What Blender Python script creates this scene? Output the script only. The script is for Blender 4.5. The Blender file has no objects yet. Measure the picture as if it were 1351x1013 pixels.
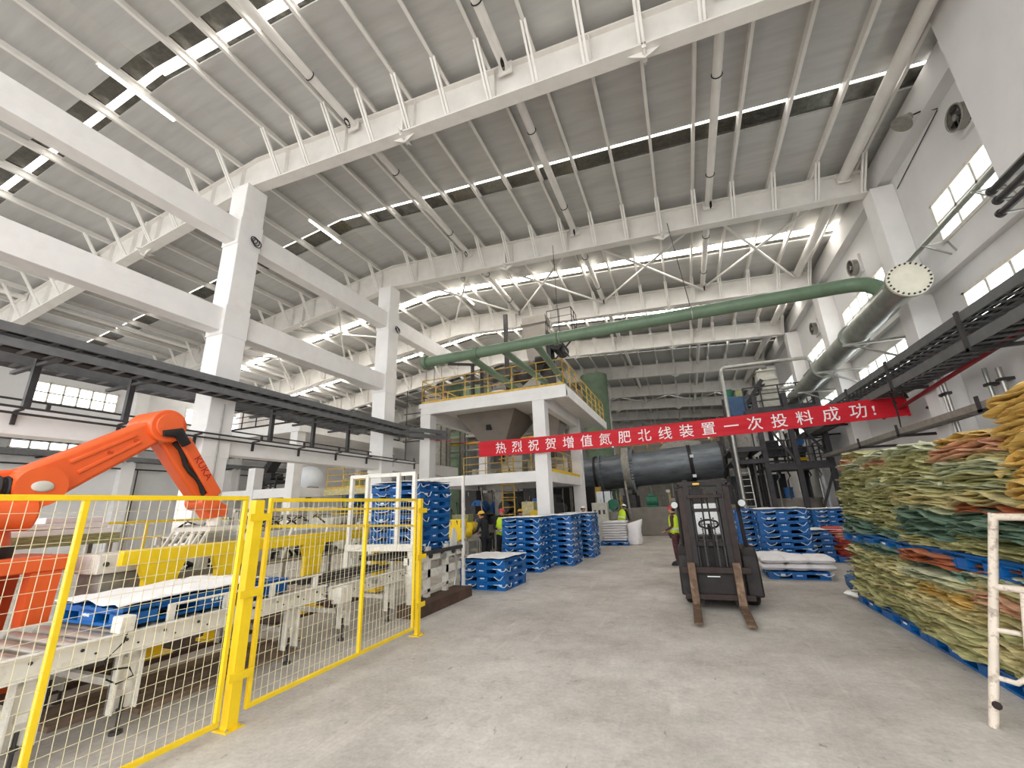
import bpy, bmesh, math, random
from mathutils import Vector, Matrix, noise
random.seed(7)
C = bpy.context.scene.collection
SC = bpy.context.scene
PI = math.pi

# ---------------------------------------------------------------- camera, sky, exposure
cam_d = bpy.data.cameras.new('camera')
cam_d.sensor_width = 36.0
cam_d.lens = 36.0 * 551.19 / 1351.0
cam_d.clip_end = 300
cam = bpy.data.objects.new('camera', cam_d)
C.objects.link(cam)
yaw, pitch, roll = math.radians(21.534), math.radians(16.254), math.radians(-2.115)
f0 = Vector((-math.sin(yaw), math.cos(yaw), 0)); r0 = Vector((math.cos(yaw), math.sin(yaw), 0)); u0 = Vector((0, 0, 1))
fw = f0 * math.cos(pitch) + u0 * math.sin(pitch)
up = -f0 * math.sin(pitch) + u0 * math.cos(pitch)
rt = r0 * math.cos(roll) + up * math.sin(roll)
up = -r0 * math.sin(roll) + up * math.cos(roll)
m = Matrix((rt, up, -fw)).transposed().to_4x4()
m.translation = Vector((0, 0, 1.85))
cam.matrix_world = m
SC.camera = cam

SC.view_settings.view_transform = 'Standard'
SC.view_settings.look = 'None'
SC.view_settings.gamma = 1.0
SC.view_settings.use_curve_mapping = False
SC.view_settings.exposure = 0.2
SC.cycles.use_denoising = True
SC.cycles.max_bounces = 7
SC.cycles.diffuse_bounces = 5
SC.cycles.sample_clamp_indirect = 8

w = bpy.data.worlds.new('daylight')
SC.world = w
w.use_nodes = True
bg = w.node_tree.nodes['Background']
bg.inputs[0].default_value = (0.98, 0.99, 1.0, 1)
bg.inputs[1].default_value = 2.9
SKY_E = 18.0        # skylight sheets
WIN_E = 2.6         # window panes

# ---------------------------------------------------------------- materials
def lin(c):
    c = c / 255.0
    return c / 12.92 if c <= 0.04045 else ((c + 0.055) / 1.055) ** 2.4

def rgb(r, g, b):
    return (lin(r), lin(g), lin(b), 1)

MATS = {}
def mat(name, col, rough=0.6, metal=0.0, var=0.12, scale=6.0, bump=0.0, bscale=40.0, dirt=None, dirt_amt=0.5, dirt_scale=2.0, stretch=None, spec=0.4):
    mt = bpy.data.materials.new(name); mt.use_nodes = True
    nt = mt.node_tree; n = nt.nodes; l = nt.links
    p = n['Principled BSDF']
    p.inputs['Roughness'].default_value = rough; p.inputs['Metallic'].default_value = metal
    p.inputs['Specular IOR Level'].default_value = spec
    tc = n.new('ShaderNodeTexCoord')
    src = tc.outputs['Object']
    if stretch:
        mp = n.new('ShaderNodeMapping'); mp.inputs['Scale'].default_value = stretch
        l.new(src, mp.inputs[0]); src = mp.outputs[0]
    nz = n.new('ShaderNodeTexNoise'); nz.inputs['Scale'].default_value = scale; nz.inputs['Detail'].default_value = 6
    l.new(src, nz.inputs['Vector'])
    rp = n.new('ShaderNodeValToRGB')
    c = rgb(*col)
    lo = tuple(max(0, x * (1 - var * 1.6)) for x in c[:3]) + (1,)
    hi = tuple(min(1, x * (1 + var)) for x in c[:3]) + (1,)
    rp.color_ramp.elements[0].position = 0.3; rp.color_ramp.elements[0].color = lo
    rp.color_ramp.elements[1].position = 0.7; rp.color_ramp.elements[1].color = hi
    l.new(nz.outputs[0], rp.inputs[0])
    out = rp.outputs[0]
    if dirt:
        n2 = n.new('ShaderNodeTexNoise'); n2.inputs['Scale'].default_value = dirt_scale; n2.inputs['Detail'].default_value = 9
        n2.inputs['Roughness'].default_value = 0.65
        l.new(src, n2.inputs['Vector'])
        r2 = n.new('ShaderNodeValToRGB')
        r2.color_ramp.elements[0].position = 0.5; r2.color_ramp.elements[1].position = 0.72
        r2.color_ramp.elements[1].color = (dirt_amt,) * 3 + (1,)
        l.new(n2.outputs[0], r2.inputs[0])
        mx = n.new('ShaderNodeMix'); mx.data_type = 'RGBA'
        l.new(r2.outputs[0], mx.inputs[0]); l.new(out, mx.inputs[6]); mx.inputs[7].default_value = rgb(*dirt)
        out = mx.outputs[2]
    l.new(out, p.inputs['Base Color'])
    if bump:
        n3 = n.new('ShaderNodeTexNoise'); n3.inputs['Scale'].default_value = bscale; n3.inputs['Detail'].default_value = 5
        l.new(src, n3.inputs['Vector'])
        b = n.new('ShaderNodeBump'); b.inputs['Strength'].default_value = bump; b.inputs['Distance'].default_value = 0.02
        l.new(n3.outputs[0], b.inputs['Height']); l.new(b.outputs[0], p.inputs['Normal'])
    MATS[name] = mt
    return mt

def emit_mat(name, col, strength):
    mt = bpy.data.materials.new(name); mt.use_nodes = True
    nt = mt.node_tree; p = nt.nodes['Principled BSDF']
    p.inputs['Base Color'].default_value = rgb(*col); p.inputs['Roughness'].default_value = 0.4
    p.inputs['Emission Color'].default_value = rgb(*col); p.inputs['Emission Strength'].default_value = strength
    MATS[name] = mt
    return mt

mat('white_concrete', (236, 234, 232), 0.75, var=0.03, scale=1.5, bump=0.05, bscale=30, dirt=(200, 196, 190), dirt_amt=0.25, dirt_scale=1.2)
mat('wall_paint', (226, 225, 224), 0.8, var=0.03, scale=0.8, dirt=(196, 193, 190), dirt_amt=0.3, dirt_scale=0.5)
mat('roof_steel', (232, 229, 224), 0.5, var=0.03, scale=3, dirt=(204, 198, 190), dirt_amt=0.25, dirt_scale=2)
mat('roof_sheet', (196, 196, 194), 0.45, metal=0.25, var=0.05, scale=2.2, stretch=(0.4, 3, 1), dirt=(168, 166, 162), dirt_amt=0.4, dirt_scale=1.0)
mat('foil', (120, 118, 112), 0.22, metal=0.9, var=0.15, scale=9, bump=0.4, bscale=6)
mat('yellow_paint', (246, 208, 34), 0.4, var=0.05, scale=5, dirt=(214, 178, 60), dirt_amt=0.4)
mat('pale_yellow_wire', (224, 214, 176), 0.5, var=0.05)
mat('rail_yellow', (214, 176, 76), 0.5, var=0.12, dirt=(150, 100, 60), dirt_amt=0.6, dirt_scale=5)
mat('robot_orange', (234, 100, 44), 0.38, var=0.05, scale=4, dirt=(200, 78, 34), dirt_amt=0.3, spec=0.5)
mat('robot_orange_dark', (200, 74, 30), 0.45, var=0.08)
mat('black_rubber', (34, 32, 32), 0.6, var=0.2)
mat('dark_steel', (66, 64, 64), 0.5, metal=0.2, var=0.15, scale=5)
mat('tray_grey', (108, 109, 110), 0.5, metal=0.2, var=0.1, scale=5)
mat('machine_white', (226, 222, 212), 0.5, var=0.05, scale=6, dirt=(150, 138, 118), dirt_amt=0.55, dirt_scale=6)
mat('machine_grey', (150, 146, 138), 0.5, metal=0.3, var=0.12, scale=6, dirt=(96, 86, 70), dirt_amt=0.5, dirt_scale=5)
mat('roller_steel', (176, 170, 160), 0.35, metal=0.7, var=0.1, scale=5, dirt=(120, 108, 92), dirt_amt=0.4)
mat('timber_brown', (136, 116, 98), 0.8, var=0.2, bump=0.2)
mat('brown_base', (84, 64, 54), 0.8, var=0.2, bump=0.2)
mat('pallet_blue', (6, 94, 164), 0.35, var=0.1, scale=4, dirt=(40, 70, 120), dirt_amt=0.3, spec=0.5)
mat('pallet_light_blue', (72, 150, 214), 0.35, var=0.1, scale=4)
mat('white_mark', (236, 240, 244), 0.5, var=0.02)
mat('plastic_wrap', (214, 228, 242), 0.25, var=0.06, spec=0.6)
mat('white_sheet', (240, 239, 238), 0.6, var=0.03, bump=0.15, bscale=6)
mat('white_bag', (236, 233, 234), 0.6, var=0.04, bump=0.25, bscale=14)
mat('pipe_green', (108, 130, 106), 0.34, var=0.12, scale=3, dirt=(82, 104, 84), dirt_amt=0.6, dirt_scale=3)
mat('tower_green', (112, 132, 108), 0.5, var=0.12, scale=2, dirt=(84, 104, 82), dirt_amt=0.5, dirt_scale=1.5)
mat('pipe_grey', (168, 172, 164), 0.3, metal=0.55, var=0.12, scale=3, dirt=(100, 106, 98), dirt_amt=0.5)
mat('flange_cream', (222, 218, 200), 0.5, var=0.05)
mat('galvanised', (176, 174, 168), 0.35, metal=0.6, var=0.1, scale=6)
mat('drum_steel', (112, 118, 124), 0.4, metal=0.4, var=0.14, scale=1.6, stretch=(1, 4, 4), dirt=(62, 66, 72), dirt_amt=0.6, dirt_scale=1.2)
mat('base_concrete', (140, 134, 126), 0.85, var=0.1, scale=2, bump=0.15, dirt=(104, 98, 92), dirt_amt=0.5, dirt_scale=1.5)
mat('banner_red', (206, 22, 40), 0.6, var=0.08, scale=2, stretch=(0.3, 1, 6))
mat('banner_white', (244, 236, 236), 0.6, var=0.02)
mat('rust_brown', (50, 38, 34), 0.65, var=0.25, scale=9, dirt=(44, 32, 30), dirt_amt=0.7, dirt_scale=8, bump=0.2)
mat('fork_steel', (108, 86, 70), 0.6, metal=0.3, var=0.2, scale=9, dirt=(170, 146, 118), dirt_amt=0.7, dirt_scale=5)
mat('fork_dark', (36, 31, 30), 0.6, var=0.25, scale=7, dirt=(62, 48, 42), dirt_amt=0.5, dirt_scale=6)
mat('tower_steel', (66, 64, 66), 0.5, metal=0.2, var=0.15, scale=4)
mat('vessel_blue', (62, 94, 132), 0.45, var=0.12)
mat('beige_panel', (206, 204, 192), 0.6, var=0.08, dirt=(170, 164, 150), dirt_amt=0.4)
mat('hopper_grey', (150, 143, 136), 0.5, metal=0.3, var=0.1, scale=2, dirt=(130, 118, 106), dirt_amt=0.5)
mat('motor_green', (40, 112, 84), 0.45, var=0.1)
mat('motor_blue', (50, 108, 176), 0.45, var=0.1)
mat('red_pipe', (150, 36, 44), 0.45, var=0.1)
mat('post_cream', (222, 210, 194), 0.6, var=0.06, scale=8, dirt=(96, 66, 50), dirt_amt=0.85, dirt_scale=16)
mat('skin', (196, 144, 116), 0.55, var=0.05)
mat('cloth_black', (36, 36, 40), 0.85, var=0.15)
mat('cloth_maroon', (74, 40, 46), 0.85, var=0.3, scale=40, dirt=(170, 120, 120), dirt_amt=0.5, dirt_scale=30)
mat('cloth_grey', (92, 94, 98), 0.85, var=0.15)
mat('hi_vis', (206, 236, 52), 0.6, var=0.06)
mat('reflective', (220, 224, 222), 0.3, var=0.03)
mat('helmet_red', (190, 44, 52), 0.3, var=0.03, spec=0.6)
mat('helmet_yellow', (240, 186, 50), 0.3, var=0.03, spec=0.6)
mat('helmet_white', (238, 238, 236), 0.3, var=0.03, spec=0.6)
mat('hair_black', (24, 20, 20), 0.6, var=0.1)
mat('kuka_red', (160, 26, 26), 0.5, var=0.05)
for nm, c in dict(olive=(194, 190, 136), olive_dark=(164, 166, 114), straw=(216, 204, 150), teal=(112, 138, 118), pale=(206, 210, 176), rust=(184, 110, 74), gold=(220, 186, 108), pink=(220, 170, 136), red=(196, 76, 64)).items():
    mat('sack_' + nm, c, 0.4, var=0.32, scale=6, stretch=(1.6, 1.4, 9), bump=0.5, bscale=16, dirt=tuple(int(x * 0.66) for x in c), dirt_amt=0.7, dirt_scale=3.0, spec=0.55)  # wide tone range also paints pale highlights into the sack colours
emit_mat('skylight', (255, 250, 242), SKY_E)
emit_mat('skylight_dim', (255, 252, 246), SKY_E * 0.35)
emit_mat('window_glow', (240, 248, 252), WIN_E)
emit_mat('lamp_tube', (255, 252, 244), 4.0)

# floor: worn pale concrete
mf = bpy.data.materials.new('floor_concrete'); mf.use_nodes = True
nt = mf.node_tree; n = nt.nodes; l = nt.links; p = n['Principled BSDF']
tc = n.new('ShaderNodeTexCoord')
def _noise(sc, det, rgh=0.6, src=None):
    z = n.new('ShaderNodeTexNoise'); z.inputs['Scale'].default_value = sc; z.inputs['Detail'].default_value = det; z.inputs['Roughness'].default_value = rgh
    l.new(src or tc.outputs['Object'], z.inputs['Vector']); return z
def _ramp(z, stops):
    r = n.new('ShaderNodeValToRGB')
    for i, (po, co) in enumerate(stops):
        e = r.color_ramp.elements[i] if i < 2 else r.color_ramp.elements.new(po)
        e.position = po; e.color = co
    l.new(z.outputs[0], r.inputs[0]); return r
def _mix(fac, a, b, mode='MIX'):
    x = n.new('ShaderNodeMix'); x.data_type = 'RGBA'; x.blend_type = mode
    for s, v in ((0, fac), (6, a), (7, b)):
        if hasattr(v, 'links'): l.new(v, x.inputs[s])
        else: x.inputs[s].default_value = v
    return x.outputs[2]
base = _ramp(_noise(0.7, 8), [(0.32, rgb(180, 173, 164)), (0.68, rgb(216, 210, 202))])
fine = _ramp(_noise(22, 8, 0.75), [(0.35, (0.72, 0.72, 0.72, 1)), (0.62, (1, 1, 1, 1))])
c1 = _mix(0.75, base.outputs[0], fine.outputs[0], 'MULTIPLY')
c1 = _mix(0.8, c1, _ramp(_noise(4.2, 10, 0.7), [(0.36, (0.8, 0.8, 0.8, 1)), (0.62, (1, 1, 1, 1))]).outputs[0], 'MULTIPLY')
st = _ramp(_noise(2.6, 10, 0.72), [(0.56, (0, 0, 0, 1)), (0.74, (0.7, 0.7, 0.7, 1))])
c2 = _mix(st.outputs[0], c1, rgb(140, 130, 118))
mp = n.new('ShaderNodeMapping'); mp.inputs['Scale'].default_value = (1.3, 0.16, 1); mp.inputs['Rotation'].default_value = (0, 0, 0.35)
l.new(tc.outputs['Object'], mp.inputs[0])
tr = _ramp(_noise(3.0, 8, 0.7, mp.outputs[0]), [(0.58, (0, 0, 0, 1)), (0.76, (0.55, 0.55, 0.55, 1))])
c3 = _mix(tr.outputs[0], c2, rgb(222, 215, 206))
mp2 = n.new('ShaderNodeMapping'); mp2.inputs['Scale'].default_value = (1.0, 0.45, 1); mp2.inputs['Rotation'].default_value = (0, 0, 0.9)
l.new(tc.outputs['Object'], mp2.inputs[0])
sp = _ramp(_noise(11, 9, 0.62, mp2.outputs[0]), [(0.645, (0, 0, 0, 1)), (0.7, (0.6, 0.6, 0.6, 1))])
c4 = _mix(sp.outputs[0], c3, rgb(112, 104, 96))
l.new(c4, p.inputs['Base Color'])
p.inputs['Roughness'].default_value = 0.62; p.inputs['Specular IOR Level'].default_value = 0.3
bb = n.new('ShaderNodeBump'); bb.inputs['Strength'].default_value = 0.12; bb.inputs['Distance'].default_value = 0.02
l.new(_noise(30, 6).outputs[0], bb.inputs['Height']); l.new(bb.outputs[0], p.inputs['Normal'])
MATS['floor_concrete'] = mf

# ---------------------------------------------------------------- mesh helpers
ORG = {}
def V(*a):
    return Vector(a[0]) if len(a) == 1 else Vector(a)

class MB:
    def __init__(s): s.v = []; s.f = []
    def add(s, vs, fs):
        k = len(s.v); s.v += [tuple(x) for x in vs]; s.f += [tuple(i + k for i in f) for f in fs]; return s
    def box(s, x0, y0, z0, x1, y1, z1):
        return s.add([(x0, y0, z0), (x1, y0, z0), (x1, y1, z0), (x0, y1, z0), (x0, y0, z1), (x1, y0, z1), (x1, y1, z1), (x0, y1, z1)],
                     [(0, 3, 2, 1), (4, 5, 6, 7), (0, 1, 5, 4), (1, 2, 6, 5), (2, 3, 7, 6), (3, 0, 4, 7)])
    def cbox(s, c, sz):
        return s.box(c[0] - sz[0] / 2, c[1] - sz[1] / 2, c[2] - sz[2] / 2, c[0] + sz[0] / 2, c[1] + sz[1] / 2, c[2] + sz[2] / 2)
    def frame(s, p, q, upv=(0, 0, 1)):
        p = V(p); q = V(q); d = (q - p)
        d.normalize(); u = V(upv)
        if abs(d.dot(u)) > 0.98: u = V(0, 1, 0)
        a = d.cross(u).normalized(); b = a.cross(d).normalized()
        return p, q, a, b
    def bar(s, p, q, w, h=None, upv=(0, 0, 1)):
        h = h or w
        p, q, a, b = s.frame(p, q, upv); a = a * w / 2; b = b * h / 2
        vs = [p - a - b, p + a - b, p + a + b, p - a + b, q - a - b, q + a - b, q + a + b, q - a + b]
        return s.add(vs, [(0, 3, 2, 1), (4, 5, 6, 7), (0, 1, 5, 4), (1, 2, 6, 5), (2, 3, 7, 6), (3, 0, 4, 7)])
    def cyl(s, p, q, r, n=12, r2=None, caps=True):
        r2 = r if r2 is None else r2
        p, q, a, b = s.frame(p, q)
        vs = []; fs = []
        for c, rr in ((p, r), (q, r2)):
            for i in range(n):
                t = 2 * PI * i / n; vs.append(c + a * math.cos(t) * rr + b * math.sin(t) * rr)
        for i in range(n):
            j = (i + 1) % n; fs.append((i, j, n + j, n + i))
        if caps: fs += [tuple(range(n - 1, -1, -1)), tuple(range(n, 2 * n))]
        return s.add(vs, fs)
    def tube(s, pts, r, n=8):
        pts = [V(x) for x in pts]; vs = []; fs = []
        for k, pnt in enumerate(pts):
            d = (pts[min(k + 1, len(pts) - 1)] - pts[max(k - 1, 0)]).normalized()
            u = V(0, 0, 1) if abs(d.z) < 0.9 else V(0, 1, 0)
            a = d.cross(u).normalized(); b = a.cross(d).normalized()
            rr = r[k] if isinstance(r, (list, tuple)) else r
            for i in range(n):
                t = 2 * PI * i / n; vs.append(pnt + a * math.cos(t) * rr + b * math.sin(t) * rr)
        for k in range(len(pts) - 1):
            for i in range(n):
                j = (i + 1) % n; fs.append((k * n + i, k * n + j, (k + 1) * n + j, (k + 1) * n + i))
        L = len(pts) - 1
        fs += [tuple(range(n - 1, -1, -1)), tuple(L * n + i for i in range(n))]
        return s.add(vs, fs)
    def prism(s, poly, axis, a, b):
        # poly: 2D points; axis x: poly=(y,z); y: (x,z); z: (x,y)
        def P(u, v, t): return (t, u, v) if axis == 'x' else (u, t, v) if axis == 'y' else (u, v, t)
        n = len(poly)
        vs = [P(u, v, a) for u, v in poly] + [P(u, v, b) for u, v in poly]
        fs = [tuple(range(n - 1, -1, -1)), tuple(range(n, 2 * n))] + [(i, (i + 1) % n, n + (i + 1) % n, n + i) for i in range(n)]
        return s.add(vs, fs)
    def ring(s, c, R, r, axis='x', n=16, m=6):
        vs = []; fs = []
        for i in range(n):
            t = 2 * PI * i / n
            for j in range(m):
                q = 2 * PI * j / m; rr = R + r * math.cos(q); h = r * math.sin(q)
                x, y = rr * math.cos(t), rr * math.sin(t)
                vs.append(V(c) + (V(h, x, y) if axis == 'x' else V(x, h, y) if axis == 'y' else V(x, y, h)))
        for i in range(n):
            for j in range(m):
                fs.append((i * m + j, ((i + 1) % n) * m + j, ((i + 1) % n) * m + (j + 1) % m, i * m + (j + 1) % m))
        return s.add(vs, fs)
    def ball(s, c, r, n=12, m=8, z0=-1.0):
        r = (r, r, r) if not isinstance(r, (tuple, list)) else r
        vs = []; fs = []
        for k in range(m + 1):
            ph = -PI / 2 + PI * k / m; zz = max(math.sin(ph), z0); cr = math.cos(ph) if math.sin(ph) >= z0 else math.sqrt(1 - z0 * z0)
            for i in range(n):
                t = 2 * PI * i / n; vs.append((c[0] + r[0] * cr * math.cos(t), c[1] + r[1] * cr * math.sin(t), c[2] + r[2] * zz))
        for k in range(m):
            for i in range(n):
                j = (i + 1) % n; fs.append((k * n + i, k * n + j, (k + 1) * n + j, (k + 1) * n + i))
        return s.add(vs, fs)
    def rings(s, loops, close=True):
        n = len(loops[0]); vs = [p for lp in loops for p in lp]; fs = []
        for k in range(len(loops) - 1):
            for i in range(n):
                j = (i + 1) % n; fs.append((k * n + i, k * n + j, (k + 1) * n + j, (k + 1) * n + i))
        if close: fs += [tuple(range(n - 1, -1, -1)), tuple((len(loops) - 1) * n + i for i in range(n))]
        return s.add(vs, fs)
    def build(s, name, mtl, parent=None, org=None, smooth=True, bevel=0.0, seg=2):
        o0 = V(ORG[parent.name]) if parent is not None else V(org or (0, 0, 0))
        me = bpy.data.meshes.new(name)
        me.from_pydata([tuple(V(x) - o0) for x in s.v], [], s.f)
        bm = bmesh.new(); bm.from_mesh(me)
        bmesh.ops.recalc_face_normals(bm, faces=bm.faces); bm.to_mesh(me); bm.free()
        if smooth:
            me.shade_smooth(); me.set_sharp_from_angle(angle=0.62)
        o = bpy.data.objects.new(name, me); C.objects.link(o)
        me.materials.append(MATS[mtl] if isinstance(mtl, str) else mtl)
        if parent is not None:
            o.parent = parent; ORG[o.name] = ORG[parent.name]
        else:
            o.location = o0; ORG[o.name] = tuple(o0)
        if bevel:
            b = o.modifiers.new('soft_edges', 'BEVEL'); b.width = bevel; b.segments = seg; b.limit_method = 'ANGLE'; b.angle_limit = 0.7
        return o

def tag(o, label, cat, group=None, kind=None):
    o['label'] = label; o['category'] = cat
    if group: o['group'] = group
    if kind: o['kind'] = kind
    return o

def T(name, label, cat, loc, group=None, kind=None, local=False, rz=0):
    o = bpy.data.objects.new(name, None); C.objects.link(o); o.empty_display_size = 0.2
    o.location = loc; o.rotation_euler = (0, 0, rz)
    ORG[o.name] = (0, 0, 0) if local else tuple(loc)
    return tag(o, label, cat, group, kind)

def struct(o, label=None):
    o['kind'] = 'structure'
    if label: o['label'] = label
    return o

KIDS = {}
def copy_tree(o, parent=None, loc=None, rz=None):
    c = o.copy(); C.objects.link(c)
    if parent is not None: c.parent = parent
    if loc is not None: c.location = loc
    if rz is not None: c.rotation_euler = (0, 0, rz)
    for ch in [x for x in bpy.data.objects if x.parent == o] if o.name not in KIDS else KIDS[o.name]:
        copy_tree(ch, c)
    return c

def text_mesh(body, size):
    cu = bpy.data.curves.new('glyph', 'FONT'); cu.body = body; cu.size = size; cu.align_x = 'CENTER'; cu.align_y = 'CENTER'; cu.resolution_u = 2; cu.offset = 0.0 if body == '氮' else size * 0.005
    o = bpy.data.objects.new('glyph', cu); C.objects.link(o)
    bpy.context.view_layer.update()
    me = bpy.data.meshes.new_from_object(o.evaluated_get(bpy.context.evaluated_depsgraph_get()))
    vs = [tuple(v.co) for v in me.vertices]; fs = [tuple(p.vertices) for p in me.polygons]
    bpy.data.objects.remove(o); bpy.data.curves.remove(cu); bpy.data.meshes.remove(me)
    return vs, fs
# ================================================================ the hall itself
XR, XL = 6.6, -28.2
RIDGE = -10.8
def zt(x):                                   # top of the rafters
    return 12.35 - 0.0774 * (x - RIDGE) if x > RIDGE else 12.35 + 0.125 * (x - RIDGE)
RAF = [0.3, 6.9, 13.5, 19.5, 25.1, 31.4, 37.6, 43.4, 49.6, 55.8]
YB = 60.0
PUR = [5.95 - 1.113 * i for i in range(15)]           # right slope purlin lines
PURL = [-11.5 - 1.32 * i for i in range(13)]          # left slope
SH = 0.24                                    # purlin depth: sheet lies on it

fl = MB().box(-60, -40, -0.2, 40, 90, 0).build('floor', 'floor_concrete'); struct(fl, 'worn pale concrete floor of the hall')

def sheet_roof(name, xa, xb, label):
    mb = MB()
    mids = [(RAF[i] + RAF[i + 1]) / 2 for i in range(len(RAF) - 1)]
    edges = [-2.2]
    for mY in mids: edges += [mY - 0.02, mY + 0.7]
    edges.append(YB)
    for k in range(0, len(edges), 2):
        ya, yb = edges[k], edges[k + 1]
        y = ya; prof = []
        while y < yb - 0.02:
            prof += [(y, 0.0), (min(y + 0.205, yb), 0.0), (min(y + 0.214, yb), 0.03), (min(y + 0.24, yb), 0.03)]
            y += 0.25
        prof.append((yb, 0.0))
        vs = []; fs = []
        for yy, dz in prof:
            vs += [(xa, yy, zt(xa) + SH + dz), (xb, yy, zt(xb) + SH + dz)]
        for i in range(len(prof) - 1): fs.append((2 * i, 2 * i + 1, 2 * i + 3, 2 * i + 2))
        mb.add(vs, fs)
    o = mb.build(name, 'roof_sheet', smooth=False)
    sol = o.modifiers.new('thickness', 'SOLIDIFY'); sol.thickness = 0.05; sol.offset = 1 if xb > RIDGE else 1
    return struct(o, label)
sheet_roof('ceiling_right', RIDGE, XR + 0.4, 'grey ribbed sheet roof sloping down to the right wall')
sheet_roof('ceiling_left', XL - 0.4, RIDGE, 'grey ribbed sheet roof sloping down to the left wall')

# skylight strips across every bay: a translucent slit beside a band of shiny metal sheet
for i in range(len(RAF) - 1):
    ym = (RAF[i] + RAF[i + 1]) / 2
    for side, (xa, xb) in (('right', (RIDGE, XR + 0.4)), ('left', (XL - 0.4, RIDGE))):
        def strip(y0, y1, dz, mt, nm, x0=xa, x1=xb, th=0.02):
            mb = MB(); z0, z1 = zt(x0) + SH + dz, zt(x1) + SH + dz
            mb.add([(x0, y0, z0), (x1, y0, z1), (x1, y1, z1), (x0, y1, z0), (x0, y0, z0 + th), (x1, y0, z1 + th), (x1, y1, z1 + th), (x0, y1, z0 + th)],
                   [(0, 3, 2, 1), (4, 5, 6, 7), (0, 1, 5, 4), (1, 2, 6, 5), (2, 3, 7, 6), (3, 0, 4, 7)])
            return struct(mb.build(nm, mt, smooth=False))
        if i < 2:
            if i == 0:
                strip(ym - 0.04, ym + 0.4, 0.01, 'foil', 'roof_flashing')
                strip(ym + 0.4, ym + (0.62 if side == 'right' else 0.56), 0.03, 'skylight_dim', 'skylight')
                strip(ym + (0.62 if side == 'right' else 0.56), ym + 0.72, 0.01, 'foil', 'roof_flashing')
            else:
                wid = 0.16 if side == 'right' else 0.1
                strip(ym - 0.04, ym + wid, 0.03, 'skylight_dim', 'skylight')
                strip(ym + wid, ym + 0.72, 0.01, 'foil', 'roof_flashing')
        else:
            wid = {2: 0.5, 3: 0.4}.get(i, 0.12)
            strip(ym - 0.04, ym + wid, 0.03, 'skylight' if i < 7 else 'skylight_dim', 'skylight')
            strip(ym + wid, ym + 0.72, 0.01, 'foil', 'roof_flashing')

# purlins
def purlin(x):
    z = zt(x)
    sec = [(0, 0), (0.075, 0), (0.075, 0.03), (0.012, 0.03), (0.012, SH - 0.02), (0.075, SH - 0.02), (0.075, SH - 0.002), (0, SH - 0.002)]
    mb = MB().prism([(x - 0.035 + a, z + b) for a, b in sec], 'y', -2.0, YB - 0.2)
    struct(mb.build('purlin', 'roof_steel', org=(x, 0, z), smooth=False))
for x in PUR + PURL:
    if x > XL + 0.2: purlin(x)

# rafters: tapered I-beams with stiffeners and paired braces up to the purlins
def zb(x):
    d = 0.80 + 0.27 * max(0, min(1, (5 - x) / 16.0)) if x > RIDGE else 1.05 + 0.15 * max(0, (RIDGE - x - 8) / 9.4)
    return zt(x) - d
def rafter(y, lab, first):
    mb = MB()
    xs = [6.05, 0.4, -5.0, RIDGE, -16.5, -22.5, XL + 0.1]
    for a, b in zip(xs[:-1], xs[1:]):
        for (za, zb_, t, hw) in ((zt(a) - 0.02, zt(b) - 0.02, 0.02, 0.13), (zb(a), zb(b), 0.025, 0.16)):
            mb.add([(a, y - hw, za - t), (b, y - hw, zb_ - t), (b, y + hw, zb_ - t), (a, y + hw, za - t), (a, y - hw, za + 0.02), (b, y - hw, zb_ + 0.02), (b, y + hw, zb_ + 0.02), (a, y + hw, za + 0.02)],
                   [(0, 3, 2, 1), (4, 5, 6, 7), (0, 1, 5, 4), (1, 2, 6, 5), (2, 3, 7, 6), (3, 0, 4, 7)])
        mb.add([(a, y - .012, zb(a)), (b, y - .012, zb(b)), (b, y + .012, zb(b)), (a, y + .012, zb(a)), (a, y - .012, zt(a)), (b, y - .012, zt(b)), (b, y + .012, zt(b)), (a, y + .012, zt(a))],
               [(0, 3, 2, 1), (4, 5, 6, 7), (0, 1, 5, 4), (1, 2, 6, 5), (2, 3, 7, 6), (3, 0, 4, 7)])
    for x in (PUR[::2] + PURL):
        mb.box(x + 0.1, y - 0.12, zb(x), x + 0.115, y + 0.12, zt(x) - 0.02)
    o = struct(mb.build('rafter', 'roof_steel', org=(0, y, zb(0)), smooth=False), lab)
    for x in (0.42, -5.4, -16.0):                         # splice plates with small pointed stiffeners
        z = zb(x); g = MB()
        g.prism([(x - 0.04, z - 0.12), (x + 0.04, z - 0.12), (x + 0.04, zt(x)), (x - 0.04, zt(x))], 'y', y - 0.16, y + 0.16)
        g.prism([(x - 0.34, z - 0.02), (x, z - 0.2), (x + 0.34, z - 0.02)], 'y', y - 0.012, y + 0.012)
        g.prism([(y - 0.3, z - 0.02), (y, z - 0.2), (y + 0.3, z - 0.02)], 'x', x - 0.012, x + 0.012)
        g.build('splice_plate', 'roof_steel', o, smooth=False)
    for x in PUR + PURL:
        if x < XL + 0.8: continue
        for s in (-1, 1):
            b = MB(); dz = zt(x) - zb(x); run = 0.85
            for k in (-0.04, 0.04):
                b.bar((x + k, y + s * 0.15, zb(x) + 0.02), (x + k, y + s * run, zt(x) + 0.03), 0.05, 0.05)
            b.build('knee_brace', 'roof_steel', o, smooth=False)
RL = {6.9: 'white steel roof rafter nearest the camera, over the first concrete column', 13.5: 'white steel roof rafter over the second concrete column'}
for y in RAF[1:]: rafter(y, RL.get(y), y < 14)

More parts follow.
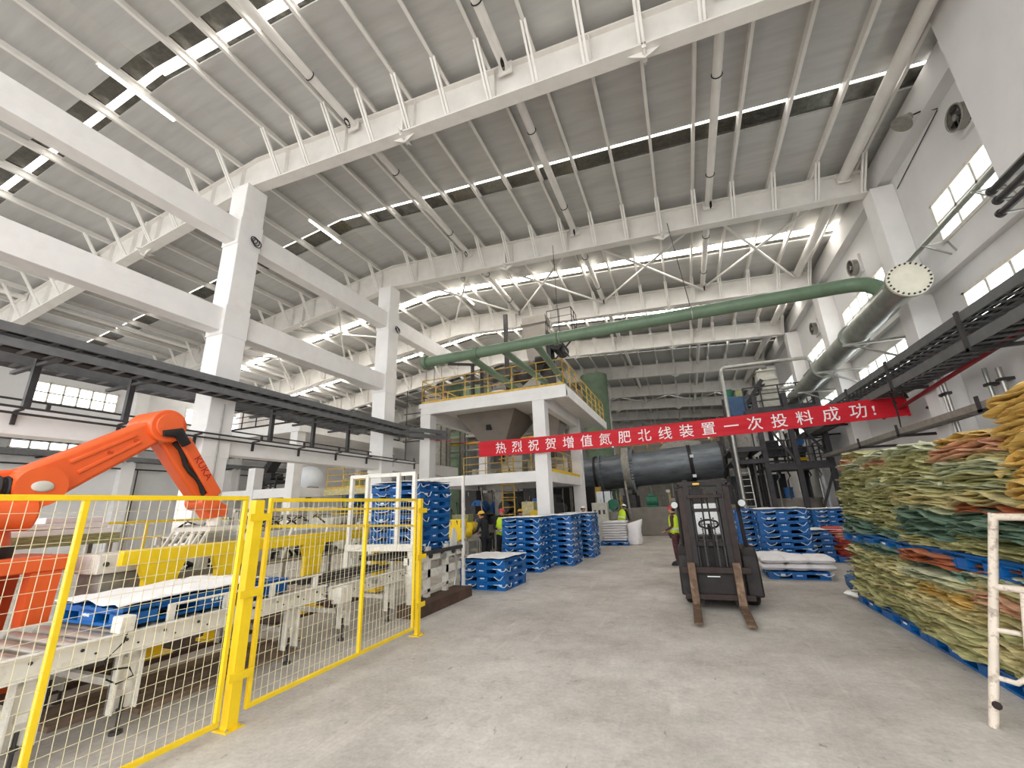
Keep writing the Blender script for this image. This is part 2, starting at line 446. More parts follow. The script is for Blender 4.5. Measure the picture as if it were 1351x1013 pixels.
# round strut tubes between rafters, with rope loops hanging on the nearer ones
TUB = [5.62, 1.95, -2.55, -7.0, -14.2, -19.0, -23.6]
for i in range(len(RAF) - 1):
    for x in TUB:
        z = zt(x) - 0.16; y0, y1 = RAF[i] + 0.1, RAF[i + 1] - 0.1
        mb = MB().cyl((x, y0, z), (x, y1, z), 0.105 if x < 5 else 0.15, 14)
        for yy in (y0 + 0.03, y1 - 0.03): mb.box(x - 0.17, yy - 0.015, z - 0.17, x + 0.17, yy + 0.015, z + 0.17)
        o = struct(mb.build('strut_tube', 'roof_steel', org=(x, y0, z)))
        if i in (0, 1, 2) and x < 5 and abs(x) < 20:
            for yy in (y0 + 1.6, y1 - 1.5):
                r = MB().ring((x, yy, z), 0.115, 0.014, 'y', 14, 5)
                r.build('rope_loop', 'black_rubber', o)
            r = MB().ring((x + .05, y1 - 0.32, z - 0.2), 0.09, 0.012, 'x', 14, 5).ring((x + .03, y1 - 0.28, z - 0.21), 0.1, 0.012, 'x', 14, 5)
            r.build('rope_coil', 'black_rubber', o)

# crossed rod bracing
for (ya, yb) in ((13.65, 19.35), (37.7, 43.3)):
    for xa, xb in ((5.5, 1.95), (1.95, -2.55), (-2.55, -7.0), (-7.0, -11.0), (-14.2, -19.0), (-19.0, -23.6)):
        z = lambda x: zt(x) - 0.3
        for (p, q) in (((xa, ya), (xb, yb)), ((xb, ya), (xa, yb))):
            struct(MB().cyl((p[0], p[1], z(p[0])), (q[0], q[1], z(q[0]) + (0.07 if p[0] > q[0] else 0)), 0.05, 8).build('brace_rod', 'roof_steel'))

# fluorescent strips along purlins
for k, (x, y0, y1) in enumerate(((-11.5, 3.25, 4.95), (-11.5, 9.4, 11.0), (-9.1, 16.4, 18.0))):
    t = T('strip_light', ('lit strip light under the roof beside the first concrete column, nearest of three', 'lit strip light under the ridge between the two concrete columns', 'lit strip light under the roof beyond the second concrete column')[k], 'light', (x, (y0 + y1) / 2, zt(x) - 0.16), 'strip lights under the ridge')
    MB().box(x - 0.07, y0, zt(x) - 0.04, x + 0.07, y1, zt(x)).build('housing', 'roof_steel', t)
    MB().cyl((x, y0 + 0.05, zt(x) - 0.07), (x, y1 - 0.05, zt(x) - 0.07), 0.035, 10).build('tube', 'lamp_tube', t)

# ---- walls
def wall(name, axis, pos, th, a0, a1, z0, z1, holes, label, zf=None):
    us = sorted({a0, a1} | {h[0] for h in holes} | {h[1] for h in holes}); zs = sorted({z0, z1} | {h[2] for h in holes} | {h[3] for h in holes})
    mb = MB()
    for u, u2 in zip(us[:-1], us[1:]):
        for z, z2 in zip(zs[:-1], zs[1:]):
            if any(h[0] <= u + 1e-6 and h[1] >= u2 - 1e-6 and h[2] <= z + 1e-6 and h[3] >= z2 - 1e-6 for h in holes): continue
            if axis == 'x': mb.box(pos, u, z, pos + th, u2, z2)
            else: mb.box(u, pos, z, u2, pos + th, z2)
    return struct(mb.build(name, 'wall_paint', smooth=False), label)
WR = []
for i, (ya, yb) in enumerate(((2.0, 5.6), (8.3, 12.15), (15.0, 18.85), (20.6, 24.2), (26.4, 30.1), (32.6, 36.4), (38.8, 42.4))):
    WR += [(ya, yb, 7.6, 8.65), (ya, yb, 5.1, 6.25)]
wall('wall_right', 'x', XR, 0.3, -2, YB, 0, 11.3, WR, 'white right wall with two rows of small windows')
WLh = [(9.25, 12.55, 7.45, 8.45), (9.0, 13.0, 5.2, 5.62), (16.0, 19.4, 7.45, 8.45), (22.2, 25.4, 7.45, 8.45), (3.0, 6.3, 7.45, 8.45)]
wall('wall_left', 'x', XL - 0.3, 0.3, -2, YB, 0, 10.4, WLh, 'white left wall with a small high window')
def gable(x0, x1):
    return MB().prism([(x0, 0), (x1, 0), (x1, zt(x1) + SH), (RIDGE, zt(RIDGE) + SH), (x0, zt(x0) + SH)], 'y', YB, YB + 0.3)
struct(gable(XL, XR + 0.3).build('wall_back', 'wall_paint', smooth=False), 'pale far end wall of the hall')

def window(n, x, y0, y1, z0, z1, nx, nz, fmat='machine_white'):
    s = 1 if x > 0 else -1
    mb = MB(); t = 0.05
    xa, xb = (x - 0.02, x + 0.1) if s > 0 else (x - 0.1, x + 0.02)
    for (a, b, c, d) in ((y0 - 0.04, y1 + 0.04, z0 - 0.04, z0 + t), (y0 - 0.04, y1 + 0.04, z1 - t, z1 + 0.04), (y0 - 0.04, y0 + t, z0, z1), (y1 - t, y1 + 0.04, z0, z1)):
        mb.box(xa, a, c, xb, b, d)
    for i in range(1, nx):
        yy = y0 + (y1 - y0) * i / nx; mb.box(xa + 0.03, yy - 0.035, z0, xb, yy + 0.035, z1)
    for i in range(1, nz):
        zz = z0 + (z1 - z0) * i / nz; mb.box(xa + 0.03, y0, zz - 0.028, xb, y1, zz + 0.028)
    o = struct(mb.build('window_%d' % n, fmat, smooth=False, org=(x, y0, z0)))
    xp = x + 0.09 * s
    MB().box(min(xp, xp + 0.02 * s), y0, z0, max(xp, xp + 0.02 * s), y1, z1).build('pane', 'window_glow', o, smooth=False)
k = 1
for h in WR: window(k, XR, h[0], h[1], h[2], h[3], 5, 2); k += 1
for h in WLh: window(k, XL, h[0], h[1], h[2], h[3], 6, 2 if h[3] > 6 else 1); k += 1

# right wall: columns, ring beams, boxed enclosure at the near end
for i, y in enumerate(RAF[1:]):
    struct(MB().box(6.05, y - 0.3, 0, XR, y + 0.3, zb(6.05) - 0.02).build('wall_column', 'white_concrete', bevel=0.02, org=(6.3, y, 0)), 'white column on the right wall under the second rafter, behind the grey pipe end' if i == 1 else None)
struct(MB().box(6.3, -2, 10.35, XR, YB, 11.1).build('eave_beam', 'wall_paint', smooth=False), 'beam along the top of the right wall')
struct(MB().box(6.42, -2, 6.75, XR, YB, 7.05).build('ledge', 'wall_paint', smooth=False), 'flat ledge along the right wall between its window rows')
struct(MB().box(5.88, -2.0, 7.12, XR, 8.98, 11.0).build('bulkhead', 'wall_paint', smooth=False), 'plain white boxed enclosure high in the top right corner')
# left wall pilasters and beams
for y in RAF[1:6]:
    struct(MB().box(XL, y - 0.3, 0, XL + 0.4, y + 0.3, 9.6).build('wall_pilaster', 'white_concrete', org=(XL, y, 0), smooth=False))
struct(MB().box(XL, -2, 6.1, XL + 0.25, YB, 6.6).build('ledge', 'white_concrete', smooth=False))

# ---- row of big concrete columns with three tiers of beams
def column(x, y, w0, h, lab):
    mb = MB().box(x - w0 / 2, y - w0 / 2, 0, x + w0 / 2, y + w0 / 2, h)
    o = struct(mb.build('column', 'white_concrete', org=(x, y, 0), bevel=0.015), lab)
    for (z0, z1) in ((9.2, 10.05), (6.45, 7.3), (3.25, 3.92)):
        MB().box(x - w0 / 2 - 0.02, y - w0 / 2 - 0.025, z0, x + w0 / 2 + 0.006, y + w0 / 2 + 0.025, z1).build('joint_collar', 'white_concrete', o, bevel=0.015)
    return o
column(-11, 6.9, 0.64, zb(-11) - 0.03, 'big white concrete column on the left, the nearer of two, behind the robot arm')
column(-11, 13.5, 0.64, zb(-11) - 0.03, 'big white concrete column left of the process platform, the farther of two')
column(-11, 0.3, 0.64, zb(-11) - 0.03, None)
for (z0, z1, nm) in ((9.28, 9.97, 'upper'), (6.55, 7.2, 'middle'), (3.36, 3.84, 'lower')):
    for i, (ya, yb) in enumerate(((-2, 0.0), (0.6, 6.6), (7.2, 13.2), (13.8, 19.3))):
        if nm == 'middle' and i == 3: continue
        lab = {0: None, 1: '%s white concrete beam running left from the nearer big column', 2: '%s white concrete beam between the two big columns', 3: '%s white concrete beam running on past the farther big column'}[i]
        struct(MB().box(-11.2, ya, z0, -10.78, yb, z1).build('concrete_beam', 'white_concrete', org=(-11, (ya + yb) / 2, z0), bevel=0.012), lab % nm if lab else None)

for k, (x, y, z, lab) in enumerate(((-10.62, 7.02, 9.5, 'black rope coil hanging on the nearer big concrete column'), (-10.62, 13.66, 9.35, 'black rope coil hanging on the farther big concrete column'))):
    t = T('rope_coil', lab, 'rope', (x, y, z))
    for q in range(3): MB().ring((x + .02, y + .05 * q - .05, z - .03 * q), 0.1 + .012 * q, 0.014, 'x', 16, 5).build('loop', 'black_rubber', t)
# ================================================================ yellow mesh fence round the robot cell
def mesh_panel(mb, x, y0, y1, z0, z1, dy=0.072, dz=0.1, r=0.0017, axis='y'):
    def seg(a, b):
        if axis == 'y': mb.bar((x, a[0], a[1]), (x, b[0], b[1]), 2 * r)
        else: mb.bar((a[0], x, a[1]), (b[0], x, b[1]), 2 * r)
    k = int((y1 - y0) / dy)
    for i in range(1, k): yy = y0 + (y1 - y0) * i / k; seg((yy, z0), (yy, z1))
    k = int((z1 - z0) / dz)
    for i in range(1, k): zz = z0 + (z1 - z0) * i / k; seg((y0, zz), (y1, zz))
def fence_panel(name, label, x, y0, y1, z0, z1, mids=(), posts=(), rails=(), group=None):
    t = T(name, label, 'fence', (x, (y0 + y1) / 2, 0), group)
    h = 0.02
    for (a, b, nm) in (((x, y0, z1 - .02), (x, y1, z1 - .02), 'top_rail'), ((x, y0, z0 + .02), (x, y1, z0 + .02), 'bottom_rail'),
                       ((x, y0 + h, z0 + .04), (x, y0 + h, z1 - .04), 'stile'), ((x, y1 - h, z0 + .04), (x, y1 - h, z1 - .04), 'stile')):
        MB().bar(a, b, 0.04).build(nm, 'yellow_paint', t, bevel=0.004)
    for yy in mids: MB().bar((x, yy, z0 + .04), (x, yy, z1 - .04), 0.04).build('stile', 'yellow_paint', t, bevel=0.004)
    for zz in rails: MB().bar((x, y0, zz), (x, y1, zz), 0.03).build('mid_rail', 'yellow_paint', t)
    mb = MB(); mesh_panel(mb, x + 0.012, y0, y1, z0 + .02, z1 - .02); mb.build('wire_mesh', 'pale_yellow_wire', t, smooth=False)
    return t
def fence_post(label, x, y, h, w=0.06, d=0.08):
    t = T('fence_post', label, 'post', (x, y, 0), 'posts of the yellow fence')
    MB().box(x - w / 2, y - d / 2, 0.008, x + w / 2, y + d / 2, h).build('upright', 'yellow_paint', t, bevel=0.006)
    MB().box(x - .09, y - .09, 0, x + .09, y + .09, 0.012).build('base_plate', 'yellow_paint', t)
    for zz in (0.42, 1.12, 1.83): MB().box(x + w / 2, y - 0.1, zz - 0.035, x + w / 2 + 0.012, y + 0.14, zz + 0.035).build('clamp', 'yellow_paint', t, smooth=False)
    for sx in (-.07, .07):
        for sy in (-.07, .07): MB().cyl((x + sx, y + sy, 0.012), (x + sx, y + sy, 0.03), 0.009, 6).build('anchor_bolt', 'galvanised', t)
    return t
fence_panel('mesh_fence', 'yellow mesh fence panel at the left edge, in front of the roller conveyor', -4.15, 0.55, 3.08, 0.06, 2.04, mids=(1.8,))
tgate = fence_panel('mesh_gate', 'yellow mesh gate with a middle bar, to the right of the sturdy double post', -4.14, 3.32, 6.02, 0.1, 2.02, mids=(4.84,))
for (za, zb2) in ((1.9, 1.87), (1.735, 1.6)): MB().bar((-4.155, 3.34, za), (-4.155, 6.0, zb2), 0.03).build('mid_rail', 'yellow_paint', tgate)
fence_post('sturdy yellow post between the mesh fence panel and the gate', -4.15, 3.19, 2.0, 0.09, 0.11)
fence_post('yellow post at the far end of the mesh gate, by the white pallet magazine', -4.13, 6.12, 2.02)
tg = fence_panel('mesh_fence', 'low yellow railing fence on the far side of the robot cell', -9.7, 3.2, 13.6, 0.1, 1.83, mids=(5.2, 7.2, 9.3, 11.4), rails=(1.52,))
# short return fence at the far end of the cell
t = T('mesh_fence', 'yellow rails across the far end of the robot cell, behind the pallet magazine', 'fence', (-8.8, 11.6, 0))
for zz in (1.12, 1.62, 1.96): MB().bar((-9.6, 11.6, zz), (-8.0, 11.6, zz), 0.045).build('rail', 'yellow_paint', t)
for xx in (-9.6, -8.0): MB().bar((xx, 11.6, 0), (xx, 11.6, 2.0), 0.05).build('upright', 'yellow_paint', t)

# ================================================================ roller conveyor inside the fence
def conveyor(label, x0, x1, y0, y1, z, legs, name='roller_conveyor', group=None, roll=True, rail_h=0.18, leg_side=True):
    t = T(name, label, 'conveyor', ((x0 + x1) / 2, (y0 + y1) / 2, 0), group)
    for xs, sgn in ((x1, -1), (x0, 1)):
        mb = MB()
        mb.box(xs - 0.012, y0, z - rail_h, xs + 0.012, y1, z)
        for zz in (z - 0.012, z - rail_h): mb.box(min(xs, xs - 0.07 * sgn), y0, zz, max(xs, xs - 0.07 * sgn), y1, zz + 0.012)
        s = mb.build('side_rail', 'machine_white', t, smooth=False)
        yy = y0 + 0.1
        while yy < y1:
            MB().cyl((xs - 0.02, yy, z - 0.07), (xs + 0.022, yy, z - 0.07), 0.014, 8).build('bolt', 'dark_steel', s)
            MB().cyl((xs - 0.02, yy + 0.1, z - 0.12), (xs + 0.02, yy + 0.1, z - 0.12), 0.009, 8).build('bolt', 'dark_steel', s); yy += 0.32
    if roll:
        yy = y0 + 0.12; k = 0
        while yy < y1 - 0.06:
            MB().cyl((x0 + 0.02, yy, z - 0.06), (x1 - 0.02, yy, z - 0.06), 0.055, 14).build('roller', 'roller_steel', t)
            yy += 0.2
    for yy in legs:
        for xs in (x0 + 0.03, x1 - 0.03):
            mb = MB().box(xs - 0.05, yy - 0.1, 0.18, xs + 0.05, yy - 0.085, z - rail_h).box(xs - 0.05, yy + 0.085, 0.18, xs + 0.05, yy + 0.1, z - rail_h).box(xs - 0.045, yy - 0.1, 0.18, xs - 0.03, yy + 0.1, z - rail_h)
            lg = mb.build('leg', 'machine_white', t, smooth=False)
            f = MB().cyl((xs, yy, 0.02), (xs, yy, 0.3), 0.016, 8).cyl((xs, yy, 0), (xs, yy, 0.025), 0.05, 12).cyl((xs, yy, 0.17), (xs, yy, 0.2), 0.03, 6)
            f.build('levelling_foot', 'dark_steel', lg)
        MB().box(x0, yy - 0.03, 0.36, x1, yy + 0.03, 0.42).build('cross_brace', 'machine_white', t, smooth=False)
        MB().box(x0, yy - 0.03, 0.62, x1, yy + 0.03, 0.66).build('cross_brace', 'machine_white', t, smooth=False)
    return t
cv = conveyor('long white roller conveyor just behind the yellow fence, carrying a single blue pallet', -6.35, -5.05, 0.7, 5.1, 0.85, (1.35, 2.32 - 0.2, 2.8, 4.6))
s = MB().box(-5.13, 2.62, 0.85, -4.98, 2.74, 0.99); s.build('sensor_box', 'machine_white', cv, bevel=0.01)
MB().tube([(-5.0, 2.7, 0.87), (-4.96, 2.66, 0.78), (-4.98, 2.55, 0.66), (-4.98, 2.58, 0.58), (-4.97, 2.75, 0.55), (-4.98, 2.8, 0.47), (-4.99, 2.68, 0.44), (-5.0, 2.6, 0.5)], 0.008, 6).build('sensor_cable', 'black_rubber', cv)
g = MB()
for a, b in ((3.1, 5.1),):
    g.cyl((-5.12, a, 0.99), (-5.12, b, 0.99), 0.014, 8)
for yy in (3.12, 3.7, 4.3, 5.0): g.box(-5.14, yy - 0.03, 0.84, -5.1, yy + 0.03, 1.0)
g.build('guide_rail', 'machine_white', cv)
c2 = conveyor('white roller conveyor behind the blue pallet, at the foot of the orange robot', -7.22, -6.5, 0.6, 3.6, 0.72, (1.2, 3.0))
c3 = conveyor('white chain conveyor section between the long roller conveyor and the pallet magazine', -6.2, -5.1, 5.25, 7.0, 0.8, (5.6, 6.7), name='chain_conveyor', roll=False)
for xx in (-5.9, -5.65, -5.4):
    MB().box(xx - 0.03, 5.2, 0.8, xx + 0.03, 7.0, 0.88).build('chain_track', 'dark_steel', c3, smooth=False)
for yy in (5.4, 6.2): MB().cyl((-6.15, yy, 0.72), (-5.0, yy, 0.72), 0.04, 10).build('shaft', 'galvanised', c3)
MB().box(-5.1, 5.3, 0.55, -4.92, 5.55, 0.78).build('gear_motor', 'machine_white', c3, bevel=0.02)

# floor channel steel and loose timber under the conveyor
tag(MB().box(-8.6, 2.6, 0.0, -6.9, 8.2, 0.06).build('floor_mat', 'brown_base', org=(-7.7, 5.4, 0)), 'dark brown mat on the floor under the yellow gantry', 'mat')

# ================================================================ yellow gantry beam with T-shaped plates
t = T('gantry_frame', 'solid yellow beam on wide plate legs behind the roller conveyor', 'gantry', (-7, 6, 0))
MB().box(-7.12, 3.55, 1.27, -7.0, 9.6, 1.46).build('beam', 'yellow_paint', t, bevel=0.006)
for y0, y1 in ((3.86, 4.28), (4.85, 5.22), (6.55, 6.95), (8.6, 9.0)):
    MB().prism([(y0 - .1, 1.27), (y1 + .08, 1.27), (y1, 1.05), (y1 - .04, 0.1), (y0, 0.1), (y0, 1.05)], 'x', -7.11, -7.01).build('leg_plate', 'yellow_paint', t, smooth=False)
    MB().box(-7.2, y0 - .05, 0.06, -6.92, y1 + .05, 0.1).build('base_plate', 'yellow_paint', t, smooth=False)

# grey control cabinet and drive behind the gantry
t = T('machine_cabinet', 'low grey machine cabinet left of the yellow gantry beam', 'cabinet', (-7.6, 3.2, 0))
MB().box(-7.85, 3.5, 0.05, -7.3, 4.02, 1.18).build('body', 'machine_grey', t, bevel=0.02)
MB().box(-7.9, 3.42, 1.18, -7.25, 4.08, 1.42).build('top_plate', 'machine_white', t, bevel=0.01)
for yy in (3.5, 3.75, 4.0): MB().cyl((-7.25, yy, 1.3), (-7.22, yy, 1.3), 0.03, 10).build('bolt', 'dark_steel', t)
MB().cyl((-7.3, 3.76, 0.75), (-7.22, 3.76, 0.75), 0.18, 20).build('drive_wheel', 'dark_steel', t)

# ================================================================ raised bag conveyor with side guides
t = T('bag_conveyor', 'cluttered white bag conveyor with slanted guide arms behind the yellow gantry', 'conveyor', (-8.9, 6.5, 0))
for xx in (-9.35, -8.35):
    MB().box(xx - .03, 5.2, 1.38, xx + .03, 11.2, 1.52).build('side_rail', 'machine_white', t, smooth=False)
yy = 5.3
while yy < 11.1:
    MB().cyl((-9.3, yy, 1.5), (-8.4, yy, 1.5), 0.045, 10).build('roller', 'roller_steel', t); yy += 0.16
for yy in (5.3, 7.2, 9.1, 11.0):
    for xx in (-9.35, -8.35): MB().box(xx - .04, yy - .04, 0, xx + .04, yy + .04, 1.4).build('leg', 'machine_white', t, smooth=False)
for yy in (6.0, 6.5, 7.1, 7.8):
    MB().bar((-8.3, yy, 1.5), (-8.15, yy - 0.16, 1.95), 0.07, 0.03).build('guide_arm', 'machine_white', t, smooth=False)
MB().cyl((-8.16, 5.8, 1.95), (-8.16, 8.4, 1.95), 0.035, 10).build('guide_bar', 'galvanised', t)
MB().cyl((-8.3, 5.8, 1.82), (-8.3, 8.4, 1.82), 0.025, 10).build('guide_bar', 'galvanised', t)
for y0 in (5.3, 7.2): MB().box(-8.12, y0, 1.5, -8.08, y0 + 0.62, 1.62).build('name_plate', 'white_mark', t, smooth=False)
for k in range(7):
    yy = 5.4 + k * 0.42; z = 1.62
    MB().tube([(-9.2, yy, z), (-9.0, yy + 0.1, z + 0.16), (-8.8, yy + 0.25, z + 0.05), (-8.6, yy + 0.3, z + 0.18), (-8.4, yy + 0.42, z)], 0.02, 6).build('hose', 'black_rubber', t)
for k, yy in enumerate((5.5, 5.95, 6.4, 8.7, 9.3)):
    MB().box(-9.2, yy, 1.55, -8.5, yy + 0.3, 1.72 + 0.05 * (k % 3)).build('motor_housing', ('machine_grey', 'beige_panel')[k % 2], t, bevel=0.02)

# stacked white board sheets on the far side of the robot
for k in range(3):
    y0 = 3.1 + 0.2 * k
    tag(MB().box(-9.62, y0, 1.66 + 0.09 * k, -9.05, 4.35 - 0.06 * k, 1.745 + 0.09 * k).build('folded_sheet_pack', 'white_sheet', org=(-9.3, 3.7, 1.66 + .09 * k), smooth=False, bevel=0.012),
        'flat pack of white sheets behind the robot, %s of three' % ('bottom', 'middle', 'top')[k], 'sheet pack', 'white sheet packs behind the robot')
t = T('side_table', 'olive bench under the flat packs of white sheets', 'table', (-8.75, 4.3, 0))
MB().box(-9.65, 3.0, 1.5, -8.98, 4.45, 1.66).build('top', 'sack_olive_dark', t)
for xx in (-9.6, -9.03):
    for yy in (3.1, 4.35): MB().box(xx - .03, yy - .03, 0, xx + .03, yy + .03, 1.5).build('leg', 'machine_grey', t)

# ================================================================ orange palletising robot
RX = -8.0
t = T('robot_arm', 'orange palletising robot arm reaching over the yellow fence, on an orange pedestal', 'robot', (RX, 2.5, 0))
# pedestal
mb = MB().box(RX - .62, 1.55, 1.28, RX + .62, 3.2, 1.46)
mb.build('pedestal_top', 'robot_orange', t, bevel=0.015)
for (xx, yy) in ((RX + .5, 3.0), (RX + .5, 1.8), (RX - .5, 3.0), (RX - .5, 1.8)):
    MB().prism([(yy - .14, 1.28), (yy + .14, 1.28), (yy + .1, 0.12), (yy - .1, 0.12)], 'x', xx - .1, xx + .1).build('pedestal_leg', 'robot_orange', t, smooth=False)
MB().box(RX - .2, 2.05, 0.12, RX + .2, 2.75, 1.28).build('pedestal_core', 'robot_orange_dark', t, smooth=False)
MB().box(RX - .7, 1.5, 0.0, RX + .7, 3.3, 0.12).build('pedestal_foot', 'robot_orange', t, smooth=False)
MB().cyl((RX, 2.35, 1.46), (RX, 2.35, 1.6), 0.5, 28).build('turntable', 'black_rubber', t)
b = MB().cyl((RX, 2.35, 1.6), (RX, 2.35, 1.8), 0.46, 28, 0.42)
b.build('rotating_column', 'robot_orange', t)
MB().prism([(1.8, 1.78), (2.9, 1.78), (3.05, 2.1), (2.95, 2.42), (2.75, 2.55), (2.5, 2.5), (2.1, 2.2)], 'x', RX - .3, RX + .05).build('shoulder_housing', 'robot_orange', t, bevel=0.04)
SHO = (2.82, 2.3); ELB = (4.16, 3.3); WRI = (5.06, 2.12)
MB().cyl((RX - .36, SHO[0], SHO[1]), (RX + .42, SHO[0], SHO[1]), 0.25, 28).build('shoulder_joint', 'robot_orange', t)
MB().ball((RX + .43, SHO[0], SHO[1]), (0.03, 0.11, 0.07)).build('badge', 'beige_panel', t)
# motors and spring tube behind the shoulder
MB().cyl((RX + .2, SHO[0] - .1, SHO[1] - .02), (RX + .2, SHO[0] - .75, SHO[1] - .08), 0.13, 20).build('spring_tube', 'black_rubber', t)
bl = MB()
for k in range(7): bl.ring((RX + .2, SHO[0] - .18 - k * 0.075, SHO[1] - .03), 0.14, 0.022, 'y', 18, 6)
bl.build('bellows', 'black_rubber', t)
MB().cyl((RX + .3, SHO[0] - .5, SHO[1] - .32), (RX + .3, SHO[0] + .02, SHO[1] - .34), 0.2, 20).build('motor', 'robot_orange', t, bevel=0.03)
# upper arm: tapered beam with raised ribs
def beam_xz(p, q, w0, w1, x0, x1, name, bevel=0.05, m='robot_orange', ext=(0.0, 0.0)):
    d = V(0, q[0] - p[0], q[1] - p[1]).normalized(); nrm = V(0, -d.z, d.y)
    P = V(0, *p) - d * ext[0]; Q = V(0, *q) + d * ext[1]
    poly = [P + nrm * w0 / 2, P + (Q - P) * .3 + nrm * (w0 * .62 + w1 * .38) / 2, Q + nrm * w1 / 2, Q - nrm * w1 / 2, P + (Q - P) * .3 - nrm * (w0 * .62 + w1 * .38) / 2, P - nrm * w0 / 2]
    return MB().prism([(a.y, a.z) for a in poly], 'x', x0, x1).build(name, m, t, bevel=bevel, seg=3), d, nrm
ua, d, nr = beam_xz(SHO, ELB, 0.54, 0.36, RX - .2, RX + .24, 'upper_arm', ext=(0.05, 0.02))
MB().cyl((RX - .34, *ELB), (RX + .32, *ELB), 0.27, 32).build('elbow_joint', 'robot_orange', t, bevel=0.02)
MB().cyl((RX + .32, *ELB), (RX + .36, *ELB), 0.2, 28).build('elbow_cap', 'robot_orange', t, bevel=0.01)
for off in (0.11, -0.06):
    a = V(0, *SHO) + d * 0.42 + nr * off; b2 = V(0, *ELB) - d * 0.42 + nr * off * .7
    MB().bar((RX + .25, a.y, a.z), (RX + .25, b2.y, b2.z), 0.05, 0.035, (1, 0, 0)).build('arm_rib', 'robot_orange', ua, bevel=0.01)
for s_ in (0.55, 0.78):
    a = V(0, *SHO) + d * 1.55 * s_ + nr * 0.0
    MB().box(RX + .24, a.y - .03, a.z - .02, RX + .262, a.y + .03, a.z + .02).build('bolt_pocket', 'robot_orange_dark', ua)
fa, d2, nr2 = beam_xz(ELB, WRI, 0.36, 0.25, RX - .16, RX + .16, 'forearm', ext=(0.1, 0.05))
# linkage rod with maker lettering
a = V(0, *ELB) + d2 * 0.32 + nr2 * 0.13; b2 = V(0, *WRI) - d2 * 0.02 + nr2 * 0.12
rod = MB().bar((RX + .24, a.y, a.z), (RX + .24, b2.y, b2.z), 0.2, 0.08, (1, 0, 0)).build('link_rod', 'robot_orange', t, bevel=0.03, seg=3)
vs, fs = text_mesh('KUKA', 0.17)
ang = math.atan2(d2.z, d2.y); cc = V(0, *ELB) + d2 * 0.9 + nr2 * 0.14
L = MB(); L.add([(RX + .283, cc.y + vx * math.cos(ang) * 1.0 - vy * math.sin(ang), cc.z + vx * math.sin(ang) + vy * math.cos(ang)) for vx, vy, vz in vs], fs)
L.build('lettering', 'kuka_red', rod, smooth=False)
pts = [V(0, *ELB) + V(0, -.1, -.14), V(0, *ELB) + V(0, .12, -.1), V(0, *ELB) + V(0, .27, -.28)]
MB().tube([(RX + .38, p_.y, p_.z) for p_ in pts], [0.05, 0.09, 0.07], 12).build('hose_sleeve', 'black_rubber', t)
pp = []
for k in range(9):
    q = V(0, *ELB) + d2 * (0.3 + 0.14 * k) + nr2 * (0.0 + 0.03 * math.sin(k * 1.4)); pp.append((RX + .2, q.y, q.z))
MB().tube(pp, 0.04, 10).build('cable_hose', 'black_rubber', t)
MB().cyl((RX - .22, *WRI), (RX + .26, *WRI), 0.15, 24).build('wrist_joint', 'robot_orange', t)
MB().prism([(WRI[0] - .12, WRI[1] - .02), (WRI[0] + .08, WRI[1] + .08), (WRI[0] + .42, WRI[1] - .08), (WRI[0] + .42, WRI[1] - .26), (WRI[0] + .1, WRI[1] - .3)], 'x', RX - .14, RX + .14).build('wrist', 'robot_orange', t, bevel=0.03)
MB().cyl((RX, WRI[0] + .28, WRI[1] - .25), (RX, WRI[0] + .28, WRI[1] - .42), 0.12, 20).build('tool_flange', 'machine_white', t)
g = MB().box(RX - .5, WRI[0] - .1, WRI[1] - .5, RX + .5, WRI[0] + .66, WRI[1] - .43)
for k in range(6): g.bar((RX - .45 + k * .18, WRI[0] - .1, WRI[1] - .5), (RX - .45 + k * .18, WRI[0] - .25, WRI[1] - .8), 0.04)
g.build('gripper', 'machine_white', t, smooth=False)

# ================================================================ white pallet magazine
t = T('pallet_magazine', 'white steel pallet magazine frame round a tall stack, beyond the yellow gate', 'magazine', (-5.5, 7.8, 0))
for (xx, yy, nm) in ((-4.9, 7.05, 'near'), (-6.35, 6.95, 'b'), (-5.95, 6.95, 'c'), (-5.22, 6.98, 'd')):
    MB().box(xx - .035, yy - .035, 1.15, xx + .035, yy + .035, 2.55).build('upright', 'machine_white', t, smooth=False)
MB().bar((-6.38, 6.95, 2.53), (-4.87, 7.05, 2.53), 0.07).build('top_rail', 'machine_white', t, smooth=False)
MB().bar((-6.38, 6.95, 1.17), (-4.87, 7.05, 1.17), 0.14, 0.12).build('cross_beam', 'machine_white', t, smooth=False)
for (xx, yy) in ((-4.92, 7.05), (-6.35, 6.95), (-6.35, 9.0), (-5.0, 8.4), (-5.0, 7.7)):
    MB().box(xx - .05, yy - .05, 0.0 if xx < -6 else 0.2, xx + .05, yy + .05, 1.12).build('leg', 'machine_white', t, smooth=False)
MB().box(-5.06, 7.0, 0.86, -4.94, 9.1, 0.98).build('side_rail', 'machine_white', t, smooth=False)
MB().box(-6.4, 7.0, 0.86, -6.28, 9.1, 0.98).build('side_rail', 'machine_white', t, smooth=False)
MB().box(-5.06, 7.05, 0.55, -4.95, 9.0, 0.7).build('lower_rail', 'machine_white', t, smooth=False)
MB().bar((-4.98, 7.15, 0.3), (-4.98, 8.8, 0.36), 0.06).build('lower_rail', 'machine_white', t, smooth=False)
for yy in (7.25, 7.7, 8.15, 8.6, 9.0):
    MB().cyl((-6.3, yy, 0.95), (-4.9, yy, 0.95), 0.05, 12).build('roller', 'dark_steel', t)
MB().box(-4.96, 7.1, 0.98, -4.88, 9.0, 1.05).build('chain_track', 'dark_steel', t, smooth=False)
MB().cyl((-4.95, 8.15, 0.9), (-4.86, 8.15, 0.9), 0.07, 14).build('drive_wheel', 'galvanised', t)
